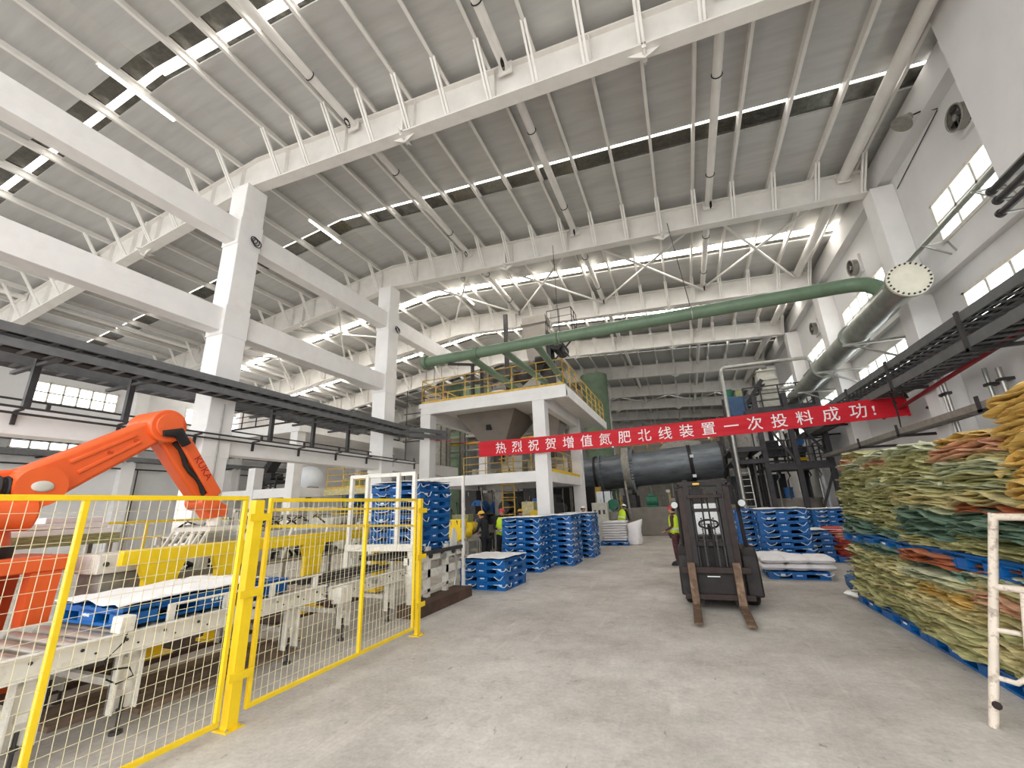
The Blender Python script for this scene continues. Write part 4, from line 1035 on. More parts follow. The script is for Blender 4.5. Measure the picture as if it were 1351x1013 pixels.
# mast: outer and inner channels, cross members, chains, rams
TI = 0.07
def ms(z): return FY - .86 + (z * -TI * 0 + (z - .1) * 0.03)
for s in (-1, 1):
    for (xo, wd, z1, nm, m_) in ((.385, .11, 2.16, 'outer_mast', 'rust_brown'), (.285, .085, 2.2, 'inner_mast', 'fork_dark')):
        mb = MB(); yo = 0.0 if nm == 'outer_mast' else -.03
        mb.bar((FX - .06 + s * xo, ms(.1) + yo, 0.1), (FX - .06 + s * xo, ms(z1) + yo, z1), wd, 0.03, (0, 1, 0))
        mb.bar((FX - .06 + s * (xo + wd / 2 - .008), ms(.1) + yo + .06, 0.1), (FX - .06 + s * (xo + wd / 2 - .008), ms(z1) + yo + .06, z1), 0.016, 0.14, (0, 1, 0))
        mb.build(nm, m_, t, smooth=False)
    MB().cyl((FX - .06 + s * .22, ms(.3) + .08, .3), (FX - .06 + s * .22, ms(2) + .08, 1.98), 0.03, 12).build('lift_ram', 'dark_steel', t)
    ch = MB()
    for k in range(34): ch.cbox((FX - .06 + s * .1, ms(.4) - .02, .45 + k * .032), (0.03 if k % 2 else .022, .016, .026))
    ch.build('lift_chain', 'dark_steel', t, smooth=False)
    MB().tube([(FX - .06 + s * .05, ms(.5), .6), (FX - .06 + s * .06, ms(1.2) - .02, 1.2), (FX - .06 + s * .045, ms(1.9), 1.9)], 0.014, 8).build('hydraulic_hose', 'black_rubber', t)
fb(-.5, -.84, 2.08, .38, -.72, 2.17, 'mast_top_beam', 'fork_dark'); fb(-.36, -.88, 1.86, .24, -.8, 1.93, 'mast_cross_member', 'rust_brown')
fb(-.28, -.86, 1.62, .16, -.8, 1.68, 'chain_anchor', 'fork_dark'); fb(-.43, -.8, 1.02, .31, -.74, 1.1, 'mast_cross_member', 'fork_dark')
for s in (-1, 1): fb(-.06 + s * .44 - .05, -.84, 2.06, -.06 + s * .44 + .05, -.74, 2.13, 'mast_end_cap', 'fork_dark')
fb(-.22, -.9, 2.1, -.1, -.845, 2.14, 'warning_plate', 'rail_yellow')
# carriage and forks
for (z0, z1) in ((.6, .7), (.18, .27)): fb(-.6, -1.0, z0, .5, -.93, z1, 'carriage_bar', 'rust_brown')
for xx in (-.42, .3): fb(xx, -.94, .16, xx + .06, -.88, .74, 'carriage_plate', 'fork_dark')
fb(-.4, -.9, .2, .28, -.87, .6, 'carriage_shield', 'fork_dark'); fb(-.2, -1.006, .545, .0, -1.0, .56, 'rating_plate', 'reflective', 0)
for xx in (-.5, .22):
    mb = MB().prism([(FY - 1.0, .06), (FY - 1.0, .78), (FY - 1.05, .78), (FY - 1.06, .115), (FY - 1.5, .1), (FY - 2.08, .075), (FY - 2.1, .055), (FY - 1.5, .05), (FY - 1.0, .05)], 'x', FX + xx, FX + xx + .125)
    mb.build('fork', 'fork_steel', t, bevel=0.008)

# ================================================================ red banner with white characters
t = T('banner', 'long red cloth banner with white characters strung across the aisle', 'banner', (0, 15.05, 4.1))
BX0, BX1, BY = -7.46, 6.14, 15.05
def bz(x): return 4.36 + 0.16 * (x - BX0) / (BX1 - BX0) - 0.1 * (1 - ((x - (BX0 + BX1) / 2) / 6.8) ** 2)
def by(x, v): return BY + 0.02 * math.sin(x * 2.1 + v * 3) + 0.012 * math.sin(v * 9 + x * .4)
mb = MB(); vs = []; fs = []; NX, NZ = 120, 10
for s in (0, 1):
    for i in range(NX + 1):
        for j in range(NZ + 1):
            x = BX0 + (BX1 - BX0) * i / NX; v = j / NZ
            vs.append((x, by(x, v) + 0.004 * s, bz(x) - 0.6 * v))
N = (NX + 1) * (NZ + 1)
for i in range(NX):
    for j in range(NZ):
        a = i * (NZ + 1) + j; fs += [(a, a + 1, a + NZ + 2, a + NZ + 1), (N + a, N + a + NZ + 1, N + a + NZ + 2, N + a + 1)]
mb.add(vs, fs).build('cloth', 'banner_red', t)
body = '热烈祝贺增值氮肥北线装置一次投料成功'
for k, chx in enumerate(body):
    cx = -6.5 + 0.676 * k; vs, fs = text_mesh(chx, 0.46)
    xs_ = [v[0] for v in vs]; ys_ = [v[1] for v in vs]; ox, oy = (min(xs_) + max(xs_)) / 2, (min(ys_) + max(ys_)) / 2
    out = []
    for vx, vy, vz in vs:
        x = cx + vx - ox; z = bz(x) - 0.3 + vy - (oy if chx != '一' else oy); out.append((x, by(x, (bz(x) - z) / 0.6) - 0.016, z))
    MB().add(out, fs).build('character', 'banner_white', t, smooth=False)
vs, fs = text_mesh('!', 0.5); xs_ = [v[0] for v in vs]; ys_ = [v[1] for v in vs]
MB().add([(5.34 + v[0] - min(xs_), by(5.34, .5) - 0.02, bz(5.34) - 0.3 + v[1] - (min(ys_) + max(ys_)) / 2) for v in vs], fs).build('character', 'banner_white', t, smooth=False)
cd = MB().tube([(BX1 - .02, BY, bz(BX1) + .02), (6.3, BY, bz(BX1) + .2), (6.58, BY, bz(BX1) + .5)], 0.012, 6).tube([(BX0, BY, bz(BX0)), (BX0 - .8, BY + .1, bz(BX0) + .06), (-9.9, 15.22, 4.7)], 0.01, 6)
cd.build('tie_cord', 'banner_red', t)
MB().box(BX1 - .02, BY - .03, bz(BX1) - .62, BX1 + .03, BY + .03, bz(BX1) + .02).build('end_batten', 'banner_red', t, smooth=False)
for cx_ in (-2.2, 0.9, 3.0): MB().cbox((cx_, BY - .01, bz(cx_) - .61), (0.06, .03, .05)).build('clip', 'white_mark', t, smooth=False)
# ================================================================ cable trays, conduits and pipes
def ladder(t, x0, x1, y0, y1, z0, z1, m_='tray_grey', pitch=0.34, fill=None, cables=0):
    for xx in (x0, x1):
        mb = MB().box(xx - .012, y0, z0, xx + .012, y1, z1)
        mb.box(min(xx, xx + (.05 if xx == x0 else -.05)), y0, z1 - .012, max(xx, xx + (.05 if xx == x0 else -.05)), y1, z1)
        mb.build('side_rail', m_, t, smooth=False)
    yy = y0 + 0.05; first = None
    while yy < y1:
        if first is None: first = MB().box(x0, yy, z0 + .01, x1, yy + .07, z0 + .04).build('rung', m_, t, smooth=False); fy = yy
        else: c = first.copy(); C.objects.link(c); c.location = (first.location.x, first.location.y + yy - fy, first.location.z)
        yy += pitch
    rnd = random.Random(int(abs(x0 * 10 + z0 * 7)))
    for k in range(cables):
        xx = x0 + .05 + (x1 - x0 - .1) * (k + .5) / cables
        MB().tube([(xx + rnd.uniform(-.02, .02), y0 + (y1 - y0) * q / 8, z0 + .07 + rnd.uniform(0, .03)) for q in range(9)], 0.022, 6).build('cable', 'black_rubber', t)
t = T('cable_tray', 'double dark cable tray running past the two big concrete columns', 'cable tray', (-10.6, 6, 4.7))
ladder(t, -10.64, -10.2, -2, 14.2, 4.97, 5.13, cables=4)
ladder(t, -10.64, -10.2, -2, 14.2, 4.73, 4.88, cables=4)
for yy in (3.58, 5.08, 8.58, 10.1, 11.65):
    p_ = MB().box(-11.05, yy - .05, 3.84, -10.95, yy + .05, 4.96).build('post', 'dark_steel', t, smooth=False)
    MB().box(-11.95, yy - .04, 4.67, -10.2, yy + .04, 4.73).build('arm', 'dark_steel', p_, smooth=False)
mb = MB()
for zz in (4.73, 4.97):
    mb.bar((-10.2, 14.2, zz + .07), (-9.4, 15.9, zz + .07), 0.03, 0.16).bar((-10.64, 14.2, zz + .07), (-9.85, 16.1, zz + .07), 0.03, 0.16)
mb.build('bend', 'tray_grey', t, smooth=False)
t = T('cable_tray', 'single dark cable tray behind the big concrete columns, carried on the same posts', 'cable tray', (-11.7, 6, 4.8))
ladder(t, -11.92, -11.5, -2, 13.2, 4.79, 4.96, cables=2)
t = T('conduit_run', 'two thin grey conduits on hooked brackets along the lower concrete beam', 'conduit', (-10.65, 6, 3.6))
for (xx, zz) in ((-10.53, 3.80), (-10.59, 3.70)): MB().cyl((xx, -2, zz), (xx, 15.2, zz), 0.022, 8).build('pipe', 'dark_steel', t)
for (ya, yb) in ((-2, 6.5), (7.3, 13.1)): MB().cyl((-11.15, ya, 4.05), (-11.15, yb, 4.05), 0.02, 8).build('pipe', 'dark_steel', t)
for k in range(10):
    yy = 1.9 + 1.5 * k
    if abs(yy - 6.9) < .35 or abs(yy - 13.5) < .35: continue
    MB().box(-10.77, yy - .03, 3.52, -10.73, yy + .03, 3.76).bar((-10.75, yy, 3.76), (-10.52, yy, 3.77), 0.05, 0.03).build('bracket', 'dark_steel', t, smooth=False)
    MB().box(-11.17, yy + .5, 3.84, -11.13, yy + .56, 4.06).build('bracket', 'dark_steel', t, smooth=False)
t = T('conduit', 'thin conduit running down the nearer big concrete column', 'conduit', (-10.6, 7.1, 0))
MB().tube([(-10.63, 6.9, 4.6), (-10.64, 6.9, 2.6), (-10.64, 6.9, 0.0)], 0.02, 8).build('pipe', 'galvanised', t)
MB().box(-10.68, 6.72, 2.3, -10.58, 7.02, 2.55).build('junction_box', 'beige_panel', t, smooth=False)
# left wall services
t = T('cable_tray', 'dark cable tray along the far left wall, above the lower windows', 'cable tray', (-27.6, 8, 5.1))
ladder(t, -27.95, -27.4, -2, 24, 5.55, 5.75, cables=2)
ladder(t, -27.95, -27.4, -2, 24, 4.85, 5.1, cables=2)
for yy in range(1, 24, 3): MB().box(-28.2, yy - .04, 4.8, -27.4, yy + .04, 4.86).build('arm', 'dark_steel', t, smooth=False)
t = T('wall_pipe', 'thin dark pipe along the far left wall below the cable tray', 'pipe', (-28, 8, 4.5))
MB().cyl((-27.9, -2, 4.5), (-27.9, 26, 4.5), 0.04, 8).build('pipe', 'dark_steel', t)
MB().cyl((-27.9, -2, 3.05), (-27.9, 26, 3.05), 0.06, 8).build('pipe', 'dark_steel', t)
for yy in range(2, 24, 4): MB().cyl((-27.9, yy, 0), (-27.9, yy, 4.5), 0.03, 8).build('riser', 'dark_steel', t)

# right wall services
t = T('cable_tray', 'wide double dark cable tray along the right wall, behind the golden sacks', 'cable tray', (5.6, 10, 4.4))
ladder(t, 5.35, 5.95, 1.5, 24, 4.95, 5.13, cables=5)
ladder(t, 5.35, 5.95, 1.5, 24, 4.43, 4.64, cables=5)
for yy in (6.9, 10.2, 13.5, 16.6, 19.5, 22.4):
    MB().box(5.31, yy - .06, 4.36, 5.35, yy + .06, 5.17).box(5.31, yy - .05, 4.36, 6.05 if yy in (6.9, 13.5, 19.5) else 6.6, yy + .05, 4.42).build('hanger', 'dark_steel', t, smooth=False)
t = T('cable_tray', 'narrow grey cable tray low on the right wall, just above the sack piles', 'cable tray', (5.8, 10, 3.3))
ladder(t, 5.62, 5.98, 1.5, 22, 3.36, 3.5, m_='machine_grey', cables=3)
for yy in (8.2, 11.0, 14.6, 17.5):
    MB().box(5.58, yy - .05, 3.28, 6.6, yy + .05, 3.35).box(5.58, yy - .05, 3.3, 5.61, yy + .05, 3.62).build('bracket', 'dark_steel', t, smooth=False)
tag(MB().cyl((5.97, 5.5, 4.87), (5.97, 16.2, 4.06), 0.05, 10).build('fire_pipe', 'red_pipe', org=(5.97, 11, 4.5)), 'dark red pipe along the right wall under the wide cable tray', 'pipe')
for k, (yy, rr, m_) in enumerate(((12.72, .035, 'galvanised'), (12.86, .03, 'galvanised'), (12.1, .04, 'pipe_grey'), (11.68, .05, 'galvanised'), (14.6, .03, 'dark_steel'))):
    xx = 6.0 if k < 2 else 6.45
    t = T('riser_pipe', ('first', 'second', 'third', 'fourth', 'fifth')[k] + ' upright pipe on the right wall behind the sack piles, counted along from the column' if False else
          ['pale upright pipe on the right wall column, left of a pair', 'pale upright pipe on the right wall column, right of a pair', 'grey upright pipe on the right wall under the red pipe', 'thick pale upright pipe on the right wall, nearest the golden sacks', 'dark upright pipe on the right wall by the end of the banner'][k], 'pipe', (xx, yy, 0), 'upright pipes on the right wall')
    MB().cyl((xx, yy, 0), (xx, yy, 4.6 - .1 * k), rr, 10).build('pipe', m_, t)
    MB().box(xx - .06, yy - .1, 2.2, 6.05 if k < 2 or k == 4 else 6.6, yy + .1, 2.26).box(xx - .06, yy - .1, 4.0, 6.05 if k < 2 else 6.6, yy + .1, 4.06).build('clamp', 'dark_steel', t, smooth=False)
t = T('cable_loops', 'loose loops of black cable hanging from the wide cable tray', 'cable', (5.7, 13.8, 4.2))
rnd = random.Random(4)
for k in range(6):
    y0 = 13.3 + rnd.uniform(0, .9); MB().tube([(5.5, y0, 4.45), (5.55, y0 + .1, 4.25 - rnd.uniform(0, .2)), (5.7, y0 + .3, 4.2), (5.75, y0 + .45, 4.35 - rnd.uniform(0, .2)), (5.6, y0 + .3, 4.44)], 0.012, 5).build('loop', 'black_rubber', t)
for k in range(2): MB().tube([(5.55, 14.2 + .06 * k, 4.44), (5.6, 14.25 + .06 * k, 3.9), (5.58, 14.3, 3.5)], 0.012, 5).build('drop_cable', 'black_rubber', t)

# big grey pipe along the wall, joined by the green pipe
t = T('duct_pipe', 'thick grey pipe along the right wall, closed by a bolted round end plate', 'pipe', (5.5, 16, 6.2))
MB().cyl((5.5, 11.75, 6.62), (5.5, 24.6, 6.38), 0.33, 36).build('pipe_body', 'pipe_grey', t)
MB().cyl((5.5, 11.62, 6.62), (5.5, 11.68, 6.62), 0.43, 36).build('end_plate', 'flange_cream', t)
MB().cyl((5.5, 11.69, 6.62), (5.5, 11.76, 6.62), 0.43, 36).build('end_flange', 'pipe_grey', t)
b = MB()
for k in range(24):
    a = 2 * PI * k / 24; b.cyl((5.5 + .39 * math.cos(a), 11.59, 6.62 + .39 * math.sin(a)), (5.5 + .39 * math.cos(a), 11.79, 6.62 + .39 * math.sin(a)), 0.022, 6)
b.build('flange_bolts', 'dark_steel', t)
for yy in (15.3, 18.6): MB().cyl((5.5, yy, 6.62 - (yy - 11.7) * .0187), (5.5, yy + .12, 6.62 - (yy - 11.7) * .0187), 0.4, 30).build('joint_flange', 'pipe_grey', t)
for yy in (14.9, 17.8, 20.8):
    z = 6.62 - (yy - 11.7) * .0187 - .33
    MB().bar((5.0, yy, z - .05), (6.58, yy, z - .05), 0.07).bar((5.25, yy, z - .08), (6.58, yy, z - .75), 0.05).build('bracket', 'galvanised', t, smooth=False)
t = T('process_pipe', 'long green pipe crossing the hall above the concrete platform', 'pipe', (-2, 13.3, 7.4))
MB().tube([(-8.84, 13.3, 7.42), (-4, 13.3, 7.45), (0, 13.3, 7.45), (4.7, 13.3, 7.43), (5.05, 13.28, 7.41), (5.3, 13.15, 7.3), (5.43, 12.98, 7.1), (5.48, 12.8, 6.85), (5.5, 12.7, 6.7)], 0.2, 24).build('pipe_body', 'pipe_green', t)
MB().cyl((-8.95, 13.3, 7.42), (-8.8, 13.3, 7.42), 0.27, 24).build('end_flange', 'pipe_green', t)
for xx in (-6.7, -3.6): MB().cyl((xx, 13.3, 7.435), (xx + .12, 13.3, 7.435), 0.24, 24).build('joint_band', 'pipe_green', t)
for k, (x0, x1, y1, z1) in enumerate(((-7.0, -6.3, 16.4, 6.75), (-5.6, -5.0, 16.6, 6.9), (-4.35, -3.9 - .4, 17.0, 7.0))):
    MB().tube([(x0, 13.3, 7.4), (x0 + .1, 13.6, 7.3), (x1, y1, z1), (x1, y1 + .1, 6.45)], 0.13, 14).build('branch', 'pipe_green', t)
MB().ring((0.9, 13.3, 7.45), 0.215, 0.02, 'x', 24, 6).build('hanger_band', 'galvanised', t)
MB().cyl((0.9, 13.3, 7.65), (0.62, 13.3, zt(0.6) - .6), 0.012, 6).build('hanger_wire', 'dark_steel', t)
MB().ring((-3.4, 13.3, 7.45), 0.215, 0.02, 'x', 24, 6).build('hanger_band', 'galvanised', t)
MB().cyl((-3.4, 13.3, 7.65), (-3.4, 13.3, zt(-3.4) - .6), 0.01, 6).build('hanger_wire', 'dark_steel', t)

# long slim pipe and stub pipes by the upper window
t = T('wall_pipe', 'long slim grey pipe on triangular brackets passing in front of the upper window', 'pipe', (6.2, 12, 7.6))
MB().cyl((6.2, 9.2, 7.63), (6.2, 24, 7.55), 0.055, 12).build('pipe', 'pipe_grey', t)
for yy in (10.0, 12.0, 14.3, 18.4):
    MB().bar((6.1, yy, 7.55), (6.6, yy, 7.55), 0.03).bar((6.15, yy, 7.54), (6.58, yy, 7.2), 0.03).bar((6.58, yy - .18, 7.2), (6.58, yy, 7.56), 0.03).build('bracket', 'galvanised', t, smooth=False)
for k, (zz, y1) in enumerate(((7.3, 9.35), (7.06, 9.3), (6.82, 9.35))):
    t = T('stub_pipe', '%s of three dark capped pipes under the white boxed enclosure' % ('uppermost', 'middle one', 'lowest')[k], 'pipe', (6.1, 8, zz - .1), 'dark pipes under the boxed enclosure')
    zz -= 0.18
    MB().cyl((5.98, 2, zz), (5.98, y1, zz), 0.062, 14).build('pipe', 'dark_steel', t)
    MB().cyl((5.98, y1 - .02, zz), (5.98, y1 + .04, zz), 0.08, 14).build('end_cap', 'dark_steel', t)
    MB().bar((5.98, y1 - .1, zz - .06), (6.58, y1 - .1, zz - .08), 0.03).build('bracket', 'galvanised', t)

# wall fans and the lamp
for k, (yy, zz, lab) in enumerate(((10.1, 9.45, 'round wall fan in a square mount above the nearest upper window'), (16.5, 9.4, 'round wall fan high on the right wall behind the second rafter'), (21.8, 9.2, 'round wall fan high on the right wall behind the third rafter'))):
    t = T('wall_fan', lab, 'fan', (6.5, yy, zz - .35), 'fans on the right wall')
    MB().box(6.52, yy - .34, zz - .34, 6.6, yy + .34, zz + .34).build('mount_plate', 'wall_paint', t, smooth=False)
    MB().cyl((6.36, yy, zz), (6.55, yy, zz), 0.27, 28, caps=False).ring((6.36, yy, zz), 0.27, 0.02, 'x', 28, 6).build('housing', 'machine_grey', t)
    MB().cyl((6.5, yy, zz), (6.52, yy, zz), 0.27, 24).build('back_mesh', 'black_rubber', t)
    for q in range(5):
        a = 2 * PI * q / 5; MB().bar((6.4, yy, zz), (6.44, yy + .25 * math.cos(a), zz + .25 * math.sin(a)), 0.02, 0.12, (.6, -math.sin(a), math.cos(a))).build('blade', 'dark_steel', t)
    MB().cyl((6.36, yy, zz), (6.48, yy, zz), 0.07, 14).build('hub', 'machine_grey', t)
t = T('wall_lamp', 'round grey flood lamp on an arm beside the nearest wall fan', 'lamp', (6.2, 10.9, 10.2))
MB().cyl((5.9, 10.8, 10.2), (6.0, 10.8, 10.32), 0.22, 24, 0.13).build('shade', 'machine_grey', t)
MB().cyl((5.95, 10.8, 10.3), (6.1, 10.8, 10.36), 0.09, 14).build('ballast', 'machine_grey', t)
MB().tube([(6.1, 10.8, 10.36), (6.3, 10.8, 10.4), (6.6, 10.8, 10.35)], 0.02, 8).build('arm', 'dark_steel', t)
t = T('wall_conduit', 'thin conduit from the flood lamp along the right wall to the column top', 'conduit', (6.58, 12, 10.0))
MB().tube([(6.58, 10.8, 10.3), (6.58, 13.1, 9.95)], 0.012, 6).build('pipe', 'dark_steel', t)

# ================================================================ two storey concrete process platform
def railing(name, label, pts, z, h=1.08, m_='rail_yellow', step=1.15, toe=True, group=None, r=0.024):
    t = T(name, label, 'railing', (pts[0][0], pts[0][1], z), group)
    for a, b in zip(pts[:-1], pts[1:]):
        A, B = V(a[0], a[1], z), V(b[0], b[1], z); n = max(1, round((B - A).length / step))
        for i in range(n + 1):
            q = A.lerp(B, i / n); MB().cyl(q, q + V(0, 0, h), r, 8).build('post', m_, t)
        for f in (1.0, .68, .38): MB().cyl(A + V(0, 0, h * f), B + V(0, 0, h * f), r if f == 1 else r * .75, 8).build('rail', m_, t)
        if toe: MB().bar(A + V(0, 0, .06), B + V(0, 0, .06), 0.012, 0.12).build('toe_board', m_, t, smooth=False)
    return t
t = T('process_platform', 'white two storey concrete platform in the middle of the hall', 'platform', (-7.2, 18, 0), kind='structure')
MB().box(-10.5, 15.25, 6.12, -3.8, 24.4, 6.32).build('slab', 'white_concrete', t, smooth=False)
for (x0, y0, x1, y1, z0, z1) in ((-10.4, 15.25, -3.8, 15.5, 5.82, 6.12), (-5.05, 15.7, -4.75, 21, 5.62, 6.12), (-10.4, 15.7, -10.1, 21, 5.62, 6.12), (-10.4, 21, -4.7, 21.4, 5.62, 6.12), (-3.95, 15.3, -3.8, 24.4, 5.9, 6.12),
                                (-9.9, 15.3, -5.2, 15.7, 2.7, 3.1), (-5.1, 15.75, -4.8, 21, 2.7, 3.1), (-9.9, 21, -5.2, 21.4, 2.7, 3.1), (-10.3, 15.75, -10.0, 21, 2.7, 3.1)):
    MB().box(x0, y0, z0, x1, y1, z1).build('beam', 'white_concrete', t, bevel=0.01)
MB().box(-10.0, 18.2, 3.0, -5.1, 21.0, 3.1).build('lower_slab', 'white_concrete', t, smooth=False)
for x in (-10.15, -4.95):
    for y in (15.5, 21.2): MB().box(x - .25, y - .25, 0, x + .25, y + .25, 5.815 if y < 16 else 5.61).build('column', 'white_concrete', t, bevel=0.012)
railing('guard_railing', 'yellow railing along the front and right edge of the upper concrete platform', [(-10.4, 24.2), (-10.4, 15.35), (-3.9, 15.35), (-3.9, 24.2)], 6.32)
railing('guard_railing', 'yellow railing on the lower storey of the concrete platform', [(-9.9, 18.3), (-5.25, 18.3), (-5.25, 20.9)], 3.1, r=0.026)
tag(MB().box(-5.3, 15.78, 3.1, -4.8, 20.9, 3.22).build('toe_strip', 'yellow_paint', org=(-5, 18, 3.1), smooth=False), 'yellow edge strip on the lower right beam of the platform', 'edge strip')
# hoppers under the slab
def hopper(label, x, y, z0, z1, w0, w1, m_='hopper_grey', group='hoppers under the platform'):
    t = T('hopper', label, 'hopper', (x, y, z0), group)
    h = w1 / 2; k = w0 / 2
    MB().rings([[(x - k, y - k, z0), (x + k, y - k, z0), (x + k, y + k, z0), (x - k, y + k, z0)], [(x - h, y - h, z1), (x + h, y - h, z1), (x + h, y + h, z1), (x - h, y + h, z1)]]).build('cone', m_, t, smooth=False)
    MB().cyl((x, y, z0 - .45), (x, y, z0), k * .8, 16).build('outlet', 'dark_steel', t)
    MB().box(x - .12, y - (h * .6 + k * .4) - .1, z0 + (z1 - z0) * .55, x + .12, y - (h * .6 + k * .4) + .25, z0 + (z1 - z0) * .7).build('vibrator', 'black_rubber', t, smooth=False)
hopper('grey hopper hanging under the upper slab behind the front left of the banner', -8.2, 18.7, 4.35, 6.1, 0.7, 3.0)
hopper('grey hopper under the upper slab behind the right front column', -5.6 - .2, 19.6, 4.5, 6.1, 0.6, 1.6)
# first storey equipment
t = T('packing_machine', 'pale packing machine box on the lower storey of the platform', 'machine', (-7.5, 19.6, 3.1))
MB().box(-8.3, 19.2, 3.1, -7.2, 20.2, 4.2).build('cabinet', 'beige_panel', t, bevel=0.02)
MB().box(-7.95, 19.17, 3.4, -7.85, 19.2, 3.65).build('handle', 'dark_steel', t)
MB().box(-7.0, 19.4, 3.1, -6.0, 20.2, 3.9).build('side_unit', 'machine_grey', t, bevel=0.02)
MB().cyl((-6.5, 19.8, 3.9), (-6.5, 19.8, 4.4), 0.18, 16).build('spout', 'dark_steel', t)
t = T('cabinet', 'small pale cabinet on the lower storey beside the yellow edge strip', 'cabinet', (-5.9, 20.4, 3.1))
MB().box(-6.35 + .5, 20.3, 3.1, -5.35, 20.8, 4.1).build('body', 'beige_panel', t, bevel=0.02)
MB().box(-5.8, 20.28, 3.75, -5.45, 20.3, 3.95).build('display', 'machine_grey', t)
# caged ladder
t = T('caged_ladder', 'yellow ladder rising through the lower storey of the platform', 'ladder', (-7.2, 17.4, 0))
for x in (-7.5, -6.95): MB().cyl((x, 17.4, 0), (x, 17.4, 4.2), 0.028, 8).build('stile', 'rail_yellow', t)
for k in range(13): MB().cyl((-7.5, 17.4, .3 + k * .3), (-6.95, 17.4, .3 + k * .3), 0.018, 6).build('rung', 'rail_yellow', t)
for k in range(4):
    z = 2.2 + k * .55; MB().tube([(-7.5, 17.4, z)] + [(-7.22 - .36 * math.cos(a), 17.4 - .5 * math.sin(a), z) for a in [PI * i / 8 for i in range(9)]] + [(-6.95, 17.4, z)], 0.018, 6).build('cage_hoop', 'rail_yellow', t)
# ground floor machines
def machine(name, label, x, y, w, d, h, m_, m2, seed, z=0.0, group=None):
    rnd = random.Random(seed); t = T(name, label, 'machine', (x, y, z), group)
    for sx in (-1, 1):
        for sy in (-1, 1): MB().box(x + sx * w / 2 - .04, y + sy * d / 2 - .04, z, x + sx * w / 2 + .04, y + sy * d / 2 + .04, z + h * .55).build('leg', m_, t, smooth=False)
    MB().box(x - w / 2, y - d / 2, z + h * .42, x + w / 2, y + d / 2, z + h * .58).build('bed', m_, t, bevel=0.01)
    MB().box(x - w * .3, y - d * .4, z + h * .58, x + w * .15, y + d * .4, z + h).build('housing', m2, t, bevel=0.02)
    MB().cyl((x + w * .2, y - d / 2 - .02, z + h * .72), (x + w * .2, y + d * .3, z + h * .72), h * .11, 16).build('motor', ('motor_green', 'dark_steel', 'motor_blue', 'yellow_paint')[seed % 4], t)
    MB().cyl((x - w * .1, y - d / 2 - .06, z + h * .5), (x - w * .1, y - d / 2, z + h * .5), h * .09, 14).build('pulley', 'dark_steel', t)
    for k in range(4):
        xx = x - w / 2 + w * (k + .5) / 4; MB().tube([(xx, y - d * .3, z + h * .6), (xx + rnd.uniform(-.1, .1), y - d * .4, z + h * rnd.uniform(.8, 1.15)), (xx + rnd.uniform(-.2, .2), y, z + h * .9)], 0.02, 6).build('hose', ('black_rubber', 'galvanised')[k % 2], t)
    MB().box(x - w / 2 - .03, y - d / 2 - .03, z + h * .2, x + w / 2 + .03, y - d / 2, z + h * .28).build('guard_bar', ('yellow_paint', m_)[seed % 2], t, smooth=False)
    return t
machine('sewing_conveyor', 'grey bag sewing conveyor under the platform behind the workers', -8.7, 17.0, 1.6, .9, 1.9, 'machine_grey', 'dark_steel', 1)
machine('bag_placer', 'dark bag placing machine under the platform, left of the yellow ladder', -8.8, 19.4, 1.8, 1.4, 2.5, 'machine_grey', 'machine_grey', 2)
machine('weigher', 'brassy bag weigher under the platform, right of the yellow ladder', -6.1, 17.3, 1.2, .9, 2.0, 'machine_grey', 'sack_straw', 3)
machine('belt_conveyor', 'dark belt conveyor machine under the rear of the platform', -6.0, 20.2, 1.5, 1.2, 2.3, 'dark_steel', 'dark_steel', 5)
machine('feed_machine', 'white box machine behind the right side opening of the platform', -3.9, 22.8, 1.6, 1.0, 2.4, 'machine_grey', 'white_mark', 4)
machine('stitching_machine', 'yellow cased stitching machine beside the worker in a yellow helmet', -6.8, 12.3, .9, .6, 1.5, 'machine_grey', 'yellow_paint', 7)
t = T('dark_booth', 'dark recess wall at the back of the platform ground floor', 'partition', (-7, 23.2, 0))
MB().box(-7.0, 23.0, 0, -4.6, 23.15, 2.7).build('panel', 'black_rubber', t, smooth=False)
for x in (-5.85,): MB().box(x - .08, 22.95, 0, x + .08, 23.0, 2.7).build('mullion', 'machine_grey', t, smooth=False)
# scanned clutter row of conveyor hoppers between platform and magazine
machine('bag_feeder', 'green and brown conveyor head left of the workers behind the white post', -8.6, 13.6, 1.0, .8, 1.9, 'machine_grey', 'motor_green', 8)

# upper deck equipment
t = T('bucket_elevator', 'tall grey bucket elevator standing on the upper concrete platform', 'elevator', (-5.8, 18.2, 6.32))
MB().box(-6.4, 17.8, 9.35, -5.2, 18.7, 10.75).build('head_casing', 'hopper_grey', t, bevel=0.03)
MB().box(-6.45, 17.75, 10.3, -5.15, 18.75, 10.4).build('casing_band', 'hopper_grey', t, smooth=False)
MB().box(-5.65, 17.95, 6.32, -5.05, 18.6, 9.4).build('leg_casing', 'dark_steel', t, bevel=0.02)
MB().prism([(-5.2, 9.9), (-4.55, 9.2), (-4.3, 8.6), (-4.9, 8.9), (-5.4, 9.3)], 'y', 17.9, 18.6).build('chute', 'dark_steel', t, smooth=False)
MB().prism([(-6.3, 9.35), (-5.3, 9.35), (-5.2, 8.3), (-5.8, 8.0), (-6.2, 8.6)], 'y', 17.9, 18.6).build('chute', 'hopper_grey', t, smooth=False)
MB().cyl((-4.7, 17.6, 9.0), (-4.7, 18.9, 9.0), 0.3, 18).build('drive_motor', 'black_rubber', t)
railing('service_railing', 'small grey railing beside the bucket elevator head', [(-5.1, 17.8), (-3.9, 17.8), (-3.9, 18.8)], 9.6, 1.2, 'dark_steel', 0.6, False, r=0.02)
t = T('service_deck', 'small dark deck beside the bucket elevator head', 'platform', (-4.5, 18.3, 9.5))
MB().box(-5.15, 17.75, 9.52, -3.85, 18.85, 9.6).build('deck', 'dark_steel', t, smooth=False)
